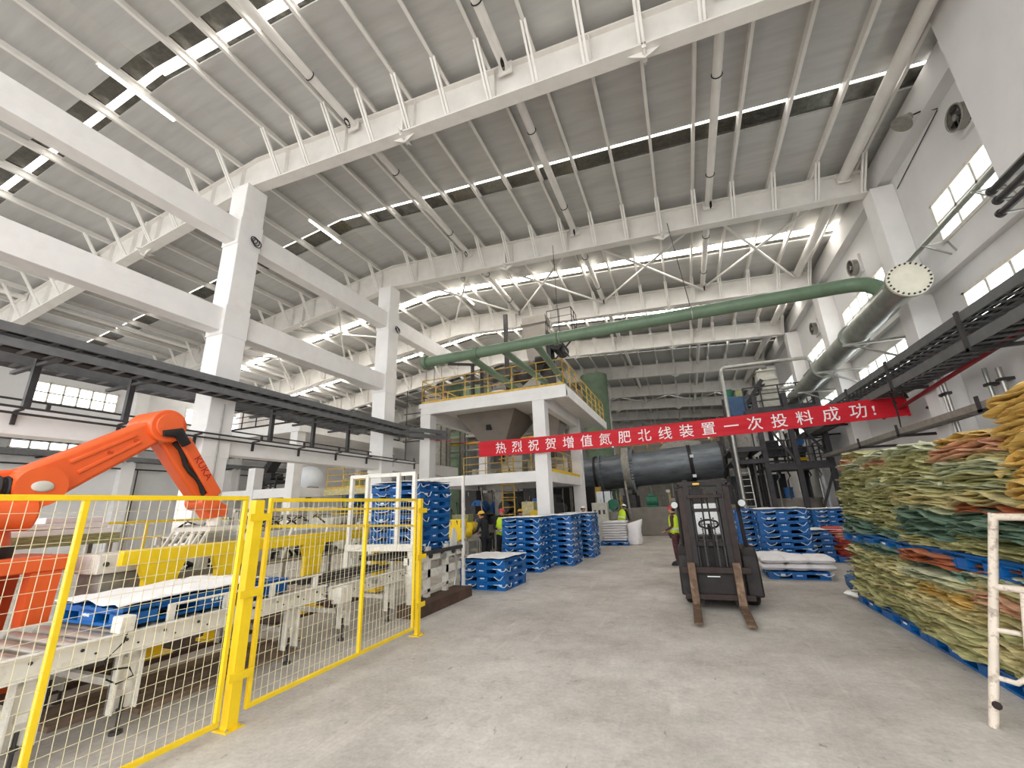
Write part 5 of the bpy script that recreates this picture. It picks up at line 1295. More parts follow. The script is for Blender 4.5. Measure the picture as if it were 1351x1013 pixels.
MB().bar((-3.9, 18.3, 9.5), (-5.05, 18.3, 8.4), .06).build('strut', 'dark_steel', t)
t = T('vent_stack', 'thin dark vertical pole rising from the upper platform to the roof', 'pole', (-7.33, 18, 6.32))
MB().bar((-7.33, 18, 6.32), (-7.33, 18, 11.2), .2, .12).build('pole', 'dark_steel', t, smooth=False)
t = T('pipe_support', 'pair of dark posts carrying the green pipe at the platform edge', 'support', (-7.7, 15.6, 6.32))
for x in (-8.0, -7.55): MB().box(x - .06, 15.55, 6.32, x + .06, 15.67, 7.9).build('post', 'dark_steel', t, smooth=False)
MB().bar((-7.78, 15.6, 7.85), (-7.78, 13.2, 7.15), .1).build('arm', 'dark_steel', t, smooth=False)
t = T('screw_conveyor', 'dark inclined screw conveyor behind the yellow railing on the upper platform', 'conveyor', (-6.8, 17, 6.32))
MB().cyl((-7.3, 17.2, 6.7), (-5.5, 17.6, 8.2), 0.28, 18).build('trough', 'dark_steel', t)
MB().box(-7.6, 16.9, 6.32, -7.0, 17.5, 7.1).build('inlet', 'hopper_grey', t, bevel=.02)
MB().cyl((-5.6, 17.3, 8.2), (-5.0, 17.3, 8.2), .2, 14).build('motor', 'black_rubber', t)
t = T('valve_unit', 'grey valve unit with brown motor behind the railing of the upper platform', 'machine', (-6.2, 16.4, 6.32))
MB().rings([[(-6.7, 16.2, 6.35), (-5.9, 16.2, 6.35), (-5.9, 16.9, 6.35), (-6.7, 16.9, 6.35)], [(-6.4, 16.4, 7.0), (-6.1, 16.4, 7.0), (-6.1, 16.7, 7.0), (-6.4, 16.7, 7.0)]]).build('cone', 'machine_grey', t, smooth=False)
MB().cyl((-6.25, 16.5, 7.0), (-6.25, 16.5, 7.5), .16, 14).build('motor', 'rust_brown', t)
o = pillow(.8, .5, .3, 44).build('white_bag', 'white_bag'); o.location = (-6.9, 15.95, 6.33); tag(o, 'white bag lying behind the railing of the upper platform', 'bag')
t = T('inlet_box', 'pale green grey box on the left of the upper platform', 'machine', (-9.4, 19, 6.32))
MB().box(-10.0, 18.5, 6.32, -8.9, 19.6, 7.9).build('body', 'tower_green', t, bevel=.03)
for k in range(4): MB().box(-10.02 + k * .3, 18.46, 6.4, -9.96 + k * .3, 18.5, 7.8).build('rib', 'tower_green', t)

# ================================================================ green towers behind the platform
def tower(label, x, y, r, z1, m_):
    t = T('scrubber_tower', label, 'tower', (x, y, 0), 'green towers')
    MB().cyl((x, y, 0), (x, y, z1), r, 40).build('shell', m_, t)
    for z in (2.6, 5.4, 8.2): MB().cyl((x, y, z), (x, y, z + .12), r + .06, 40).build('flange', m_, t)
    MB().cyl((x + r, y - .2, 0), (x + r + .02, y - .2, z1 - 1), 0.07, 10).build('side_pipe', 'galvanised', t)
tower('wide green tower rising to the roof right behind the concrete platform', -5.4, 30.6, 1.0, 11.1, 'tower_green')
tower('green tower seen past the left end of the upper platform', -15.6, 28.0, 0.75, 11.0, 'tower_green')

# ================================================================ rotary drum on its concrete base
struct(MB().box(-5.4, 25.5, 0, 2.4, 28.6, 1.5).build('drum_foundation', 'base_concrete', bevel=0.02, org=(-1.5, 27, 0)), 'low grey concrete foundation wall under the big drum')
A, B = V(-8.2, 27, 3.44), V(2.2, 27, 3.97)
def on_ax(x): return A.lerp(B, (x - A.x) / (B.x - A.x))
t = T('rotary_drum', 'huge dark grey rotary drum lying behind the banner', 'drum', (-2, 27, 1.5))
MB().cyl(A, B, 1.02, 64).build('shell', 'drum_steel', t)
dx = (B - A).normalized()
def ring_on(x, w_, r, nm, m_='drum_steel', n=64): return MB().cyl(on_ax(x), on_ax(x) + dx * w_, r, n).build(nm, m_, t)
ring_on(-5.15, .14, 1.09, 'seam_ring', 'black_rubber'); ring_on(-4.85, .12, 1.12, 'seam_ring'); ring_on(-3.35, .42, 1.4, 'riding_tyre', 'machine_grey')
ring_on(.35, .2, 1.07, 'seam_ring', 'black_rubber'); ring_on(2.05, .16, 1.08, 'end_ring', 'dark_steel')
b = MB()
for k in range(40):
    a = 2 * PI * k / 40; c = on_ax(-2.86); b.cbox((c.x, c.y + 1.2 * math.cos(a), c.z + 1.2 * math.sin(a)), (.2, .12, .12))
b.build('gear_teeth', 'drum_steel', t, smooth=False)
b = MB()
for k in range(28):
    a = 2 * PI * k / 28; c = on_ax(-4.68); b.cbox((c.x, c.y + 1.06 * math.cos(a), c.z + 1.06 * math.sin(a)), (.1, .08, .08))
b.build('bolt_lugs', 'drum_steel', t, smooth=False)
for x in (-3.15, .45):
    for s in (-1, 1):
        c = on_ax(x); MB().cyl((x - .2, 27 + s * .95, c.z - 1.42), (x + .22, 27 + s * .95, c.z - 1.42), .3, 24).build('trunnion_roller', 'dark_steel', t)
        MB().box(x - .35, 27 + s * .95 - .3, 1.5, x + .35, 27 + s * .95 + .3, c.z - 1.5).build('trunnion_stand', 'dark_steel', t, smooth=False)
for k, (x, z) in enumerate(((.42, 4.3), (.42, 3.2))): MB().cbox((x + .1, 25.93 + .02, z - .1), (.2, .06, .16)).build('clip', 'white_mark', t, smooth=False)
t = T('yellow_guard', 'upright yellow guard plate at the left foot of the big drum', 'guard', (-4.9, 25.7, 1.5))
MB().box(-5.05, 25.62, 1.5, -4.7, 25.72, 2.75).build('plate', 'rail_yellow', t, bevel=.01)
MB().box(-4.95, 25.72, 1.5, -4.8, 26.0, 1.6).build('foot', 'rail_yellow', t)
t = T('drive_motor', 'green electric motor on the foundation under the big drum', 'motor', (-1.9, 25.9, 1.5))
MB().cyl((-2.2, 25.9, 1.85), (-1.6, 25.9, 1.85), .28, 24).build('body', 'motor_green', t)
MB().box(-2.15, 25.65, 1.5, -1.65, 26.15, 1.62).build('foot', 'motor_green', t); MB().box(-2.05, 25.72, 2.1, -1.8, 25.95, 2.25).build('terminal_box', 'motor_green', t)
for x, lb in ((-3.9, 'olive gearbox left of the green motor under the drum'), (-.6, 'pale gearbox right of the green motor under the drum')):
    t = T('gearbox', lb, 'gearbox', (x, 25.9, 1.5)); m_ = 'sack_olive_dark' if x < -3 else 'machine_grey'
    MB().box(x - .4, 25.65, 1.5, x + .4, 26.2, 1.95).build('casing', m_, t, bevel=.04); MB().cyl((x + .1, 25.55, 1.8), (x + .1, 25.7, 1.8), .16, 18).build('coupling', 'dark_steel', t)
    for q in (-.3, .3): MB().box(x + q - .03, 25.5, 1.5, x + q + .03, 25.56, 2.2).build('guard_post', 'rail_yellow', t)
t = T('lance_pole', 'thin grey pole standing in front of the drum foundation', 'pole', (-.85, 24.9, 0))
MB().cyl((-.85, 24.9, 0), (-.95, 24.9, 2.3), .035, 8).build('pole', 'galvanised', t); MB().box(-1.05, 24.85, 2.25, -.85, 24.95, 2.4).build('head', 'beige_panel', t)
tag(MB().bar((-3.1, 25.35, 0.9), (-3.25, 25.5, 3.0), .1, .06).build('support_strut', 'machine_grey', org=(-3.1, 25.4, .9), smooth=False), 'grey strut leaning from the foundation up to the drum tyre', 'strut')
t = T('control_cabinet', 'pale control cabinet between the platform and the drum foundation', 'cabinet', (-4.1, 21.9, 0))
MB().box(-4.5, 21.6, 0, -3.75, 22.1, 1.85).build('body', 'beige_panel', t, bevel=.02)
for k in range(3): MB().box(-4.4 + k * .22, 21.58, 1.3, -4.3 + k * .22, 21.6, 1.5).build('meter', 'dark_steel', t)
MB().cyl((-3.9, 21.85, 1.85), (-3.9, 21.85, 2.4), .03, 8).build('mast', 'dark_steel', t)

# equipment deck behind the drum
t = T('rear_gallery', 'grey steel gallery with thin rails behind the drum', 'platform', (-1.5, 31.2, 0))
MB().box(-4.2, 30.8, 4.8, 3, 32, 4.95).build('deck', 'machine_grey', t, smooth=False)
for x in (-4.0, -1.8, .4, 2.8): MB().box(x - .1, 30.9, 0, x + .1, 31.1, 4.8).build('column', 'machine_grey', t, smooth=False)
railing('guard_railing', 'thin pale railing on the gallery behind the drum', [(-4.2, 30.85), (3, 30.85)], 4.95, 1.0, 'rail_yellow', 1.0, False, r=.03)
t = T('hood', 'grey tapered hood behind the top of the drum', 'hood', (-.6, 29.6, 4.3))
MB().prism([(-1.8, 4.6), (1.6, 4.6), (1.1, 5.35), (.2, 5.5), (-.9, 5.4)], 'y', 28.6, 30.2).build('shell', 'machine_grey', t, smooth=False)
MB().cyl((.5, 29.4, 0), (.5, 29.4, 4.6), .15, 10).build('stand', 'dark_steel', t)

# ================================================================ dark steel process tower on the right
TY0, TY1 = 22.0, 26.6
t = T('steel_tower', 'dark multi level steel tower with walkways at the right of the drum', 'tower', (4.2, 24.3, 0))
for x in (2.25, 3.5, 4.7, 5.93):
    for y in (TY0, TY1): MB().box(x - .1, y - .1, 0, x + .1, y + .1, 6.4 if x < 6 else 5.9).build('column', 'tower_steel', t, smooth=False)
for (x0, x1, z) in ((3.4, 6.03, 3.15), (3.0, 6.03, 5.72), (2.1, 3.6, 4.05), (2.1, 3.6, 3.5)):
    MB().box(x0, TY0 - .125, z - .2, x1, TY0 + .05, z).build('edge_beam', 'tower_steel', t, smooth=False)
    MB().box(x0 + .02, TY0 + .06, z - .07, x1 - .02, TY1, z - .01).build('deck', 'tower_steel', t, smooth=False)
for (a, b) in (((4.7, TY0, 0), (6.0, TY0, 3.0)), ((6.0, TY0, 3.2), (4.7, TY0, 5.6)), ((3.5, TY0, 5.6), (4.7, TY0, 3.2))): MB().bar(a, b, .09).build('diagonal', 'tower_steel', t, smooth=False)
railing('guard_railing', 'dark railing round the lower walkway of the steel tower', [(3.5, 22.0), (6.0, 22.0), (6.0, 24.5)], 3.15, 1.1, 'tower_steel', .8, True, r=.03)
railing('guard_railing', 'dark railing round the upper walkway of the steel tower', [(3.1, 22.0), (6.0, 22.0), (6.0, 24.5)], 5.72, 1.1, 'tower_steel', .8, True, r=.03)
t = T('steel_stairs', 'dark open stairs between the walkways of the steel tower', 'stairs', (3.2, 23, 5.72))
for s in (0, .6): MB().bar((2.9 + .1, 22.6 + s, 5.8), (4.1, 22.6 + s, 7.3), .04, .18).build('stringer', 'tower_steel', t, smooth=False)
for k in range(7): MB().box(3.05 + k * .15, 22.6, 5.85 + k * .2, 3.3 + k * .15, 23.2, 5.88 + k * .2).build('tread', 'tower_steel', t, smooth=False)
t = T('lift_casing', 'pale ribbed casing standing upright in the top of the steel tower', 'casing', (4.4, 23.6, 5.72))
MB().box(4.05, 23.2, 5.72, 4.85, 24.0, 7.95).build('body', 'beige_panel', t, smooth=False)
for k in range(5): MB().box(4.02, 23.17, 5.9 + k * .48, 4.88, 24.03, 5.97 + k * .48).build('rib', 'machine_grey', t, smooth=False)
MB().cyl((5.0, 23.4, 6.9), (5.9, 23.4, 7.0), .1, 12).build('outlet_pipe', 'galvanised', t)
MB().bar((5.4, 23.4, 6.6), (4.6, 23.4, 5.8), .22).build('chute', 'machine_grey', t, smooth=False)
t = T('dosing_vessel', 'dull blue box vessel at the left of the steel tower behind the banner', 'vessel', (2.8, 22.6, 5.5))
MB().box(2.4, 22.3, 5.6, 3.25, 23.1, 6.55).build('body', 'vessel_blue', t, bevel=.03)
MB().cyl((2.6, 22.7, 6.55), (2.6, 22.7, 7.0), .16, 14).build('drive', 'motor_green', t); MB().box(2.85, 22.4, 6.55, 3.15, 22.9, 6.85).build('gear', 'sack_olive_dark', t)
for x in (2.45, 3.2): MB().box(x - .03, 22.35, 4.06, x + .03, 22.41, 5.6).build('leg', 'tower_steel', t)
hopper('grey brown feed hopper at the left of the steel tower beside the drum end', 2.65, 22.75, 3.62, 4.1, .3, .95, 'machine_grey', 'tower hoppers')
tag(MB().box(2.2, 22.35, 4.12, 3.1, 23.2, 4.95).build('feed_box', 'machine_grey', org=(2.6, 22.7, 4.1), smooth=False), 'square feed box above the hopper beside the drum end', 'box')
t = T('pipe_loop', 'pale pipe rising beside the drum end and crossing over the steel tower', 'pipe', (2.3, 21.8, 1.5))
MB().tube([(2.3, 21.7, 0), (2.3, 21.7, 7.7), (2.36, 21.7, 7.82), (2.5, 21.7, 7.88), (5.7, 21.7, 7.85), (5.9, 21.7, 7.8), (5.98, 21.7, 7.6), (5.98, 21.7, 6.9)], .085, 14).build('pipe', 'galvanised', t)
t = T('ladder', 'steel ladder leaning at the left foot of the steel tower', 'ladder', (2.5, 21.6, 0))
for x in (2.35, 2.72): MB().bar((x, 21.5, 0), (x, 21.85, 3.1), .04).build('stile', 'galvanised', t)
for k in range(10): MB().cyl((2.35, 21.52 + .034 * k, .3 + .29 * k), (2.72, 21.52 + .034 * k, .3 + .29 * k), .018, 6).build('rung', 'galvanised', t)
t = T('mixing_tank', 'broad grey tank under the lower walkway of the steel tower', 'tank', (4.6, 23.6, 0))
MB().cyl((4.65, 23.5, 0), (4.65, 23.5, 1.68), .95, 40).build('shell', 'base_concrete', t)
MB().cyl((4.65, 23.5, 1.66), (4.65, 23.5, 1.74), 1.02, 40).build('rim', 'machine_grey', t)
t = T('pump_motor', 'small blue motor on top of the grey tank', 'motor', (4.3, 22.9, 1.74)); MB().cyl((4.3, 22.95, 1.76), (4.3, 22.95, 2.15), .17, 18).build('body', 'motor_blue', t); MB().cyl((4.3, 22.95, 2.15), (4.3, 22.95, 2.22), .19, 18).build('fan_cowl', 'motor_blue', t)
for k in range(5):
    x = 3.85 + k * .4; tag(MB().tube([(x, 22.4, 1.7 if k else 0), (x, 22.4, 2.5), (x + .12, 22.4, 2.7), (x + .1, 22.6, 2.9)], .035, 8).build('pipe_drop', ('galvanised', 'dark_steel')[k % 2], org=(x, 22.4, 1.7 if k else 0)),
                           ['pale pipe dropping to the floor left of the grey tank', 'dark pipe above the left edge of the grey tank', 'pale pipe above the middle of the grey tank', 'dark pipe above the right half of the grey tank', 'pale pipe above the right edge of the grey tank'][k], 'pipe', 'pipes above the grey tank')
tag(MB().cyl((5.9, 23.2, 0), (5.6, 22.6, 3.0), .06, 10).build('drain_pipe', 'white_mark', org=(5.9, 23.2, 0)), 'white slanting pipe at the right foot of the steel tower', 'pipe')

# ================================================================ concrete platform in the left bay
t = T('side_platform', 'white concrete platform in the left bay, seen between the two big columns', 'platform', (-20.5, 18, 0), kind='structure')
MB().box(-25.5, 15.3, 5.85, -17.6, 24, 6.32).build('slab', 'white_concrete', t, smooth=False)
for x in (-25.0, -23.1, -20.7, -18.0): MB().box(x - .25, 15.35, 0, x + .25, 15.85, 5.85 if x in (-25.0, -18.0) else 4.2).build('column', 'white_concrete', t, bevel=.012)
for (x0, x1, y0, y1) in ((-25, -18, 15.4, 15.8), (-18.2, -17.8, 15.8, 22)): MB().box(x0, y0, 2.65, x1, y1, 3.1).build('beam', 'white_concrete', t, bevel=.01)
for y in (22.0,): MB().box(-18.25, y - .25, 0, -17.75, y + .25, 5.85).build('column', 'white_concrete', t, bevel=.012)
MB().box(-24.8, 17, 3.0, -18.0, 22, 3.1).build('lower_slab', 'white_concrete', t, smooth=False)
railing('guard_railing', 'rusty railing on top of the concrete platform in the left bay', [(-25.3, 15.4), (-17.7, 15.4), (-17.7, 23.5)], 6.32, 1.05, 'rust_brown', 1.1, True, r=.03)
t = T('storage_tank', 'white rounded tank on the lower storey of the left bay platform', 'tank', (-19.4, 17.6, 3.1))
MB().ball((-19.4, 17.8, 3.75), (.8, .7, .65), 24, 14).build('shell', 'white_mark', t); MB().box(-19.9, 17.5, 3.1, -18.9, 18.1, 3.25).build('saddle', 'machine_grey', t)
machine('crusher', 'dark machine left of the white rounded tank in the left bay', -21.6, 17.4, 1.6, 1.0, 1.0, 'dark_steel', 'dark_steel', 9, z=3.1)
machine('screen', 'olive machine on the lower storey right of the left bay column', -16.6, 18.4, 1.4, 1.0, 3.6, 'machine_grey', 'sack_olive_dark', 10)
machine('conveyor_head', 'grey machine row under the left bay platform', -19.8, 16.8, 2.4, 1.0, 2.0, 'machine_grey', 'machine_grey', 11)
railing('guard_railing', 'yellow railing in front of the olive machine in the left bay', [(-17.4, 17.2), (-14.2, 17.2)], 3.0, 1.05, 'rail_yellow', 1.0, True, r=.028)
tag(MB().box(-17.5, 17.1, 2.7, -14.0, 19, 3.0).build('landing', 'sack_straw', org=(-16, 18, 2.7), smooth=False), 'yellowish landing slab behind the farther big column, left of it', 'landing')
tag(MB().prism([(-24.6, 3.1), (-23.9, 3.1), (-22.2, 5.4), (-22.6, 5.4)], 'y', 18, 18.6).build('stair_flight', 'dark_steel', org=(-23.5, 18.3, 3.1), smooth=False), 'dark stair flight inside the left bay platform', 'stairs')
# silo with scaffolding
t = T('silo', 'grey silo wrapped in scaffolding left of the farther big column', 'silo', (-14.6, 23.4, 0))
MB().cyl((-14.6, 23.4, 0), (-14.6, 23.4, 9.0), .85, 32).build('shell', 'machine_grey', t)
t = T('scaffolding', 'rusty tube scaffolding round the grey silo', 'scaffolding', (-14.6, 23.4, 0))
for x in (-16.2, -14.9, -13.6, -13.2):
    for y in (22.2, 24.6): MB().cyl((x, y, 0), (x, y, 9.4), .035, 8).build('standard', 'dark_steel', t)
for z in (6.0, 6.9, 7.8, 8.7):
    for y in (22.2, 24.6): MB().cyl((-16.4, y, z), (-13.0, y, z), .03, 8).build('ledger', 'rust_brown', t)
# pipe rack between the farther column and the platform
t = T('pipe_rack', 'rack of tan pipes behind the left end of the process platform', 'pipe rack', (-11.5, 25, 0))
for x in (-13.6, -9.8): MB().box(x - .1, 24.9, 0, x + .1, 25.1, 7.4).build('post', 'machine_grey', t, smooth=False)
for k, z in enumerate((5.5, 6.0, 6.5, 7.0, 7.4)): MB().cyl((-16, 25 + .12 * k, z), (-6.5, 25 + .12 * k, z), .09, 10).build('pipe', ('galvanised', 'rail_yellow', 'beige_panel')[k % 3], t)
# far background machines near the end wall
for k, (x, y, w_, d_, h_, lab) in enumerate(((-9, 36, 5, 3, 4.5, 'grey machine block far behind the platform, left part'), (-1.5, 40, 6, 3, 5.2, 'grey machine block far behind the drum'), (-18, 34, 5, 3, 5, 'grey machine block far back in the left bay'))):
    t = T('machine_block', lab, 'machine', (x, y, 0), None)
    MB().box(x - w_ / 2, y - d_ / 2, 0, x + w_ / 2, y + d_ / 2, h_ * .6).build('body', 'machine_grey', t, bevel=.03)
    for q in range(3): MB().box(x - w_ / 2 + w_ * q / 3 + .2, y - d_ / 2 + .3, h_ * .6, x - w_ / 2 + w_ * (q + 1) / 3 - .2, y + d_ / 2 - .3, h_ * (.8 + .1 * q)).build('hood', ('hopper_grey', 'tower_green', 'beige_panel')[q], t, bevel=.03)
    for q in range(4): MB().cyl((x - w_ / 2 + w_ * q / 3.5, y - d_ / 2 - .2, 0), (x - w_ / 2 + w_ * q / 3.5, y - d_ / 2 - .2, h_), .06, 8).build('pipe', 'galvanised', t)

# more process equipment standing on the decks of the steel tower
machine('mill', 'dark mill with hoses on the lower walkway of the steel tower', 4.3, 24.3, 1.2, 1.0, 1.3, 'tower_steel', 'tower_steel', 13, z=3.15)
machine('screen_box', 'grey screen box on the lower walkway near the right wall', 5.4, 25.3, .9, .8, 1.8, 'tower_steel', 'machine_grey', 14, z=3.15)
machine('blower', 'dark blower under the steel tower left of the grey tank', 3.0, 24.4, 1.0, .9, 1.5, 'tower_steel', 'dark_steel', 15)
machine('mixer', 'dark mixer on the upper walkway of the steel tower', 5.2, 25.4, 1.2, 1.0, 1.2, 'tower_steel', 'dark_steel', 17, z=5.72)
t = T('duct_cluster', 'bundle of dark upright pipes inside the steel tower beside the ladder', 'pipes', (3.2, 23.4, 0))
for k in range(6): MB().cyl((2.95 + .13 * k, 23.3 + .12 * (k % 3), 0), (2.95 + .13 * k, 23.3 + .12 * (k % 3), 3.4 + .3 * (k % 2)), .05, 8).build('pipe', ('dark_steel', 'tower_steel', 'galvanised')[k % 3], t)
t = T('shade_panel', 'dark panel added as shade behind the lower part of the steel tower', 'partition', (4.2, 26.8, 0))
MB().box(2.2, 26.75, 0, 5.0, 26.82, 3.0).build('panel', 'tower_steel', t, smooth=False)  # dark panel stands in for the shade inside the tower

machine('filling_machine', 'tall dark filling machine under the left half of the platform', -9.2, 18.2, 1.3, .9, 2.6, 'dark_steel', 'dark_steel', 18)
machine('filling_machine', 'dark filling machine under the platform just left of the yellow ladder', -7.9, 18.4, 1.0, .8, 2.5, 'dark_steel', 'machine_grey', 21)
machine('filling_machine', 'dark machine under the platform between ladder and front right column', -6.6, 18.9, 1.3, .8, 2.6, 'dark_steel', 'dark_steel', 22)
machine('reject_conveyor', 'brownish conveyor machine between the workers and the platform front', -8.0, 14.9, 1.5, .6, 1.6, 'machine_grey', 'sack_olive_dark', 23)
t = T('backdrop_panel', 'dark backdrop panel added at the back of the platform, left of the ladder', 'partition', (-8.5, 22, 0))
MB().box(-9.9, 21.6, 0, -7.3, 21.7, 2.6).build('panel', 'dark_steel', t, smooth=False)  # dark backdrop added to cover the bright view of the left wall
# ================================================================ workers
def worker(label, x, y, rz, helmet, shirt, trousers, vest=True, lean=0.0, arms='down', h=1.68, hair='hair_black', mask=True):
    """Standing figure facing local -Y; lean tips the trunk forward."""
    k = h / 1.70
    t = T('person', label, 'person', (x, y, 0), None, local=True, rz=rz)
    sl, cl = math.sin(lean), math.cos(lean)
    def tr(px, py, pz):                                 # trunk points rotate about the hip line
        dz = pz - 0.92; dy = py
        return (px * k, (dy * cl - dz * sl) * k, (0.92 + dz * cl + dy * sl) * k)
    pts = []; rad = []; ed = []
    def P(p, r): pts.append(p); rad.append((r[0] * k, r[1] * k) if isinstance(r, tuple) else (r * k, r * k)); return len(pts) - 1
    def chain(a, items):
        for p, r in items:
            b = P(p, r); ed.append((a, b)); a = b
        return a
    K = lambda px, py, pz: (px * k, py * k, pz * k)
    hip = P(K(0, 0, .94), (.155, .11))
    ch = chain(hip, [(tr(0, 0, 1.1), (.14, .1)), (tr(0, 0, 1.25), (.16, .11)), (tr(0, .005, 1.38), (.15, .1))])
    nk = chain(ch, [(tr(0, .01, 1.46), (.06, .06)), (tr(0, -.005, 1.52), (.055, .055))])
    fingers = []
    for s in (-1, 1):
        if arms == 'down': el, wr = tr(s * .25, .03, 1.12), tr(s * .25, -.06, .88)
        elif arms == 'work': el, wr = tr(s * .27, -.1, 1.14), tr(s * .16, -.36, 1.12)
        else: el, wr = (tr(s * .26, .02, 1.12), tr(s * .23, -.2, 1.0))
        sh = chain(ch, [(tr(s * .15, .005, 1.4), .06), (tr(s * .19, .005, 1.37), .058)])
        e = chain(sh, [(el, .043), (wr, .029)])
        w3 = V(*wr); d = (w3 - V(*el)).normalized(); side = V(1, 0, 0)
        palm = chain(e, [(tuple(w3 + d * .05 * k), (.034, .018)), (tuple(w3 + d * .09 * k), (.036, .016))])
        fingers.append((w3, d, s, palm))
        lg = chain(hip, [(K(s * .09, 0, .86), .095), (K(s * .1, -.015, .5), .06), (K(s * .105, .02, .1), .042), (K(s * .105, -.02, .045), (.045, .04)), (K(s * .11, -.15, .03), (.042, .028))])
    me = bpy.data.meshes.new('body'); me.from_pydata(pts, ed, [])
    o = bpy.data.objects.new('body', me); C.objects.link(o); o.parent = t; ORG[o.name] = (0, 0, 0)
    me.materials.append(MATS[shirt])
    sk = o.modifiers.new('skin', 'SKIN')
    for v, r in zip(me.skin_vertices[0].data, rad): v.radius = r
    me.skin_vertices[0].data[hip].use_root = True
    ss = o.modifiers.new('smooth', 'SUBSURF'); ss.levels = 2; ss.render_levels = 2
    # trousers follow the legs
    tp = [K(0, 0, .95)]; trd = [(.165, .12)]; te = []
    for s in (-1, 1):
        a = 0
        for p, r in ((K(s * .09, 0, .86), .108), (K(s * .1, -.015, .5), .076), (K(s * .105, .015, .13), .066)):
            tp.append(p); trd.append((r, r)); te.append((a, len(tp) - 1)); a = len(tp) - 1
    m2 = bpy.data.meshes.new('trousers'); m2.from_pydata(tp, te, [])
    o2 = bpy.data.objects.new('trousers', m2); C.objects.link(o2); o2.parent = t; m2.materials.append(MATS[trousers]); ORG[o2.name] = (0, 0, 0)
    o2.modifiers.new('skin', 'SKIN')
    for v, r in zip(m2.skin_vertices[0].data, trd): v.radius = (r[0] * k, r[1] * k)
    m2.skin_vertices[0].data[0].use_root = True
    s2 = o2.modifiers.new('smooth', 'SUBSURF'); s2.levels = 2; s2.render_levels = 2
    for s in (-1, 1):
        MB().rings([[(s * .11 * k + rx * .05 * k * math.cos(a), (-.06 + .13 * math.sin(a) * ry) * k, z * k) for a in [2 * PI * i / 14 for i in range(14)]] for (z, rx, ry) in ((0.0, 1, 1), (.05, 1.02, 1.0), (.085, .9, .75), (.12, .85, .5))]).build('shoe', 'black_rubber', t)
    # hands
    for w3, d, s, palm in fingers:
        hm = MB(); side = V(0, 0, 1).cross(d)
        side = side.normalized() if side.length > .1 else V(0, 1, 0)
        nrm = d.cross(side).normalized()
        hm.rings([[tuple(w3 + d * q * k + side * (wd * math.cos(a)) * k + nrm * (th * math.sin(a)) * k) for a in [2 * PI * i / 10 for i in range(10)]] for q, wd, th in ((0.0, .027, .022), (.05, .04, .019), (.095, .042, .015), (.1, .03, .01))])
        for f in range(4):
            off = (-.03 + .02 * f) * k; L = (.065, .078, .074, .058)[f] * k; b = w3 + d * .095 * k + side * off
            hm.tube([b, b + d * L * .5 + nrm * .006 * k, b + d * L * .85 + nrm * .03 * k], [.009 * k, .0085 * k, .007 * k], 6)
        b = w3 + d * .04 * k + side * .036 * k * -s
        hm.tube([b, b + d * .035 * k + side * .03 * k * -s, b + d * .07 * k + side * .036 * k * -s + nrm * .01 * k], [.011 * k, .01 * k, .008 * k], 6)
        hm.build('hand', 'skin', t)
    # head with face
    hc = V(*tr(0, -.015, 1.6)); R = .095 * k
    tilt = lean * .5
    hd = MB(); loops = []
    for i in range(13):
        ph = -PI / 2 + PI * i / 12; z = math.sin(ph); r = max(math.cos(ph), .02)
        lp = []
        for j in range(20):
            a = 2 * PI * j / 20; xx, yy = math.cos(a), math.sin(a)
            wx = .8 if z > -.3 else .8 - .28 * (-.3 - z); wy = 1.0
            fwd = -.12 if (yy < -.5 and z < -.35) else 0
            px, py, pz = xx * r * wx * R, (yy * r * wy + fwd * r) * R, z * 1.22 * R
            if yy < -.85 and -.35 < z < .25: py += -.0 * R
            lp.append((hc.x + px, hc.y + py * math.cos(tilt) - pz * math.sin(tilt), hc.z + pz * math.cos(tilt) + py * math.sin(tilt)))
        loops.append(lp)
    hd.rings(loops)
    def hp(px, py, pz): return (hc.x + px * R, hc.y + (py * math.cos(tilt) - pz * math.sin(tilt)) * R, hc.z + (pz * math.cos(tilt) + py * math.sin(tilt)) * R)
    hd.rings([[hp(-.1, -.95, .25), hp(.1, -.95, .25), hp(.1, -.9, .25), hp(-.1, -.9, .25)], [hp(-.16, -1.2, -.2), hp(.16, -1.2, -.2), hp(.16, -.9, -.25), hp(-.16, -.9, -.25)]])
    for s in (-1, 1): hd.ball(hp(s * .8, .05, 0), (.07 * R, .2 * R, .32 * R), 8, 6)
    head = hd.build('head', 'skin', t)
    ey = MB()
    for s in (-1, 1): ey.ball(hp(s * .32, -.93, .12), .09 * R, 8, 6)
    ey.build('eyes', 'hair_black', head)
    MB().tube([hp(-.26, -.93, -.62), hp(0, -1.02, -.6), hp(.26, -.93, -.62)], .045 * R, 6).build('mouth', 'kuka_red', head)
    MB().ball(hp(0, .18, .2), (.88 * R, .95 * R, 1.0 * R), 16, 10).build('hair', hair, t)
    hl = MB(); loops = []
    for i in range(7):
        ph = PI / 2 * i / 6; loops.append([hp(1.13 * math.cos(ph) * math.cos(a), .02 + 1.3 * math.cos(ph) * math.sin(a), .42 + 1.05 * math.sin(ph)) for a in [2 * PI * j / 22 for j in range(22)]])
    hl.rings(loops)
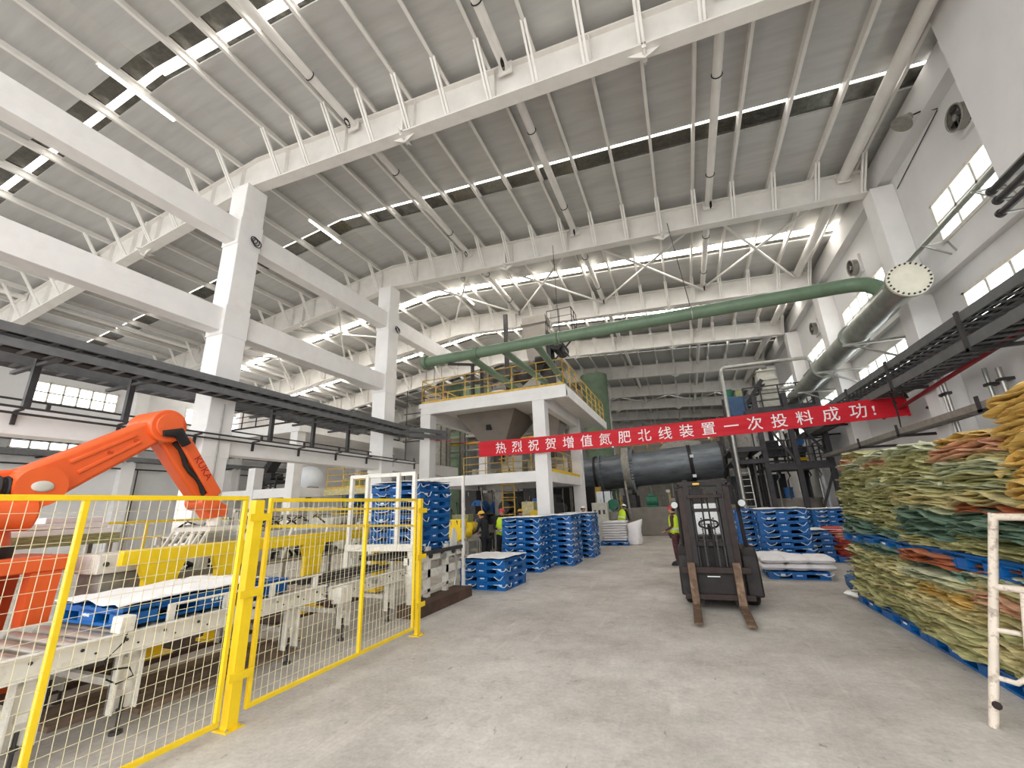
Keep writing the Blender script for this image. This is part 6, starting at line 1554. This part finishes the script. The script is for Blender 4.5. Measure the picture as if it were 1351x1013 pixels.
    hl.rings([[hp(1.22 * math.cos(a), .02 + (1.4 if math.sin(a) > 0 else 1.75) * math.sin(a), z) for a in [2 * PI * j / 22 for j in range(22)]] for z in (.4, .47)])
    hl.build('helmet', helmet, t)
    if vest:
        vm = MB(); loops = []
        for (z, wx, wy) in ((.9, .19, .145), (1.05, .19, .145), (1.2, .2, .15), (1.33, .2, .145), (1.42, .16, .115), (1.46, .1, .09)):
            loops.append([tr(wx * math.cos(a), wy * math.sin(a), z) for a in [2 * PI * j / 20 for j in range(20)]])
        v_ = vm.rings(loops, close=False).build('vest', 'hi_vis', t)
        sm = v_.modifiers.new('cloth', 'SOLIDIFY'); sm.thickness = .008
        b = MB()
        b.rings([[tr((wx + .006) * math.cos(a), (wx * .77) * math.sin(a), z) for a in [2 * PI * j / 20 for j in range(20)]] for z, wx in ((1.02, .196), (1.07, .197))], close=False)
        bo = b.build('reflective_band', 'reflective', v_); bo.modifiers.new('cloth', 'SOLIDIFY').thickness = .008
    return t
worker('person in a red helmet and lime vest standing by the forklift', -0.5, 14.15, -PI / 2 - .25 + PI * 0 + .0, 'helmet_red', 'cloth_maroon', 'cloth_maroon', arms='half', h=1.66)
worker('person in a white helmet and lime vest bending beyond the bale of flat bags', -3.15, 21.75, 2.6 - PI / 2 * 0, 'helmet_white', 'cloth_black', 'cloth_black', lean=0.45, arms='work', h=1.78)
worker('person in a yellow helmet and dark jacket leaning over the machine', -6.2, 12.95, -PI / 2 - .2, 'helmet_yellow', 'cloth_black', 'cloth_black', vest=False, lean=.25, arms='work', h=1.72)
worker('person in a red helmet and lime vest behind the first tall pallet stack', -5.93, 13.62, PI + .5 - PI, 'helmet_red', 'cloth_black', 'cloth_black', lean=.05, arms='work', h=1.75)
worker('person in a yellow helmet farther back under the platform', -6.35, 16.9 - .6, PI * .9, 'helmet_yellow', 'cloth_grey', 'cloth_grey', vest=False, lean=.15, arms='work', h=1.7)
worker('person in a white helmet behind the middle tall pallet stack', -4.25, 18.5, PI * .6, 'helmet_white', 'cloth_grey', 'cloth_grey', vest=False, arms='half', h=1.72)
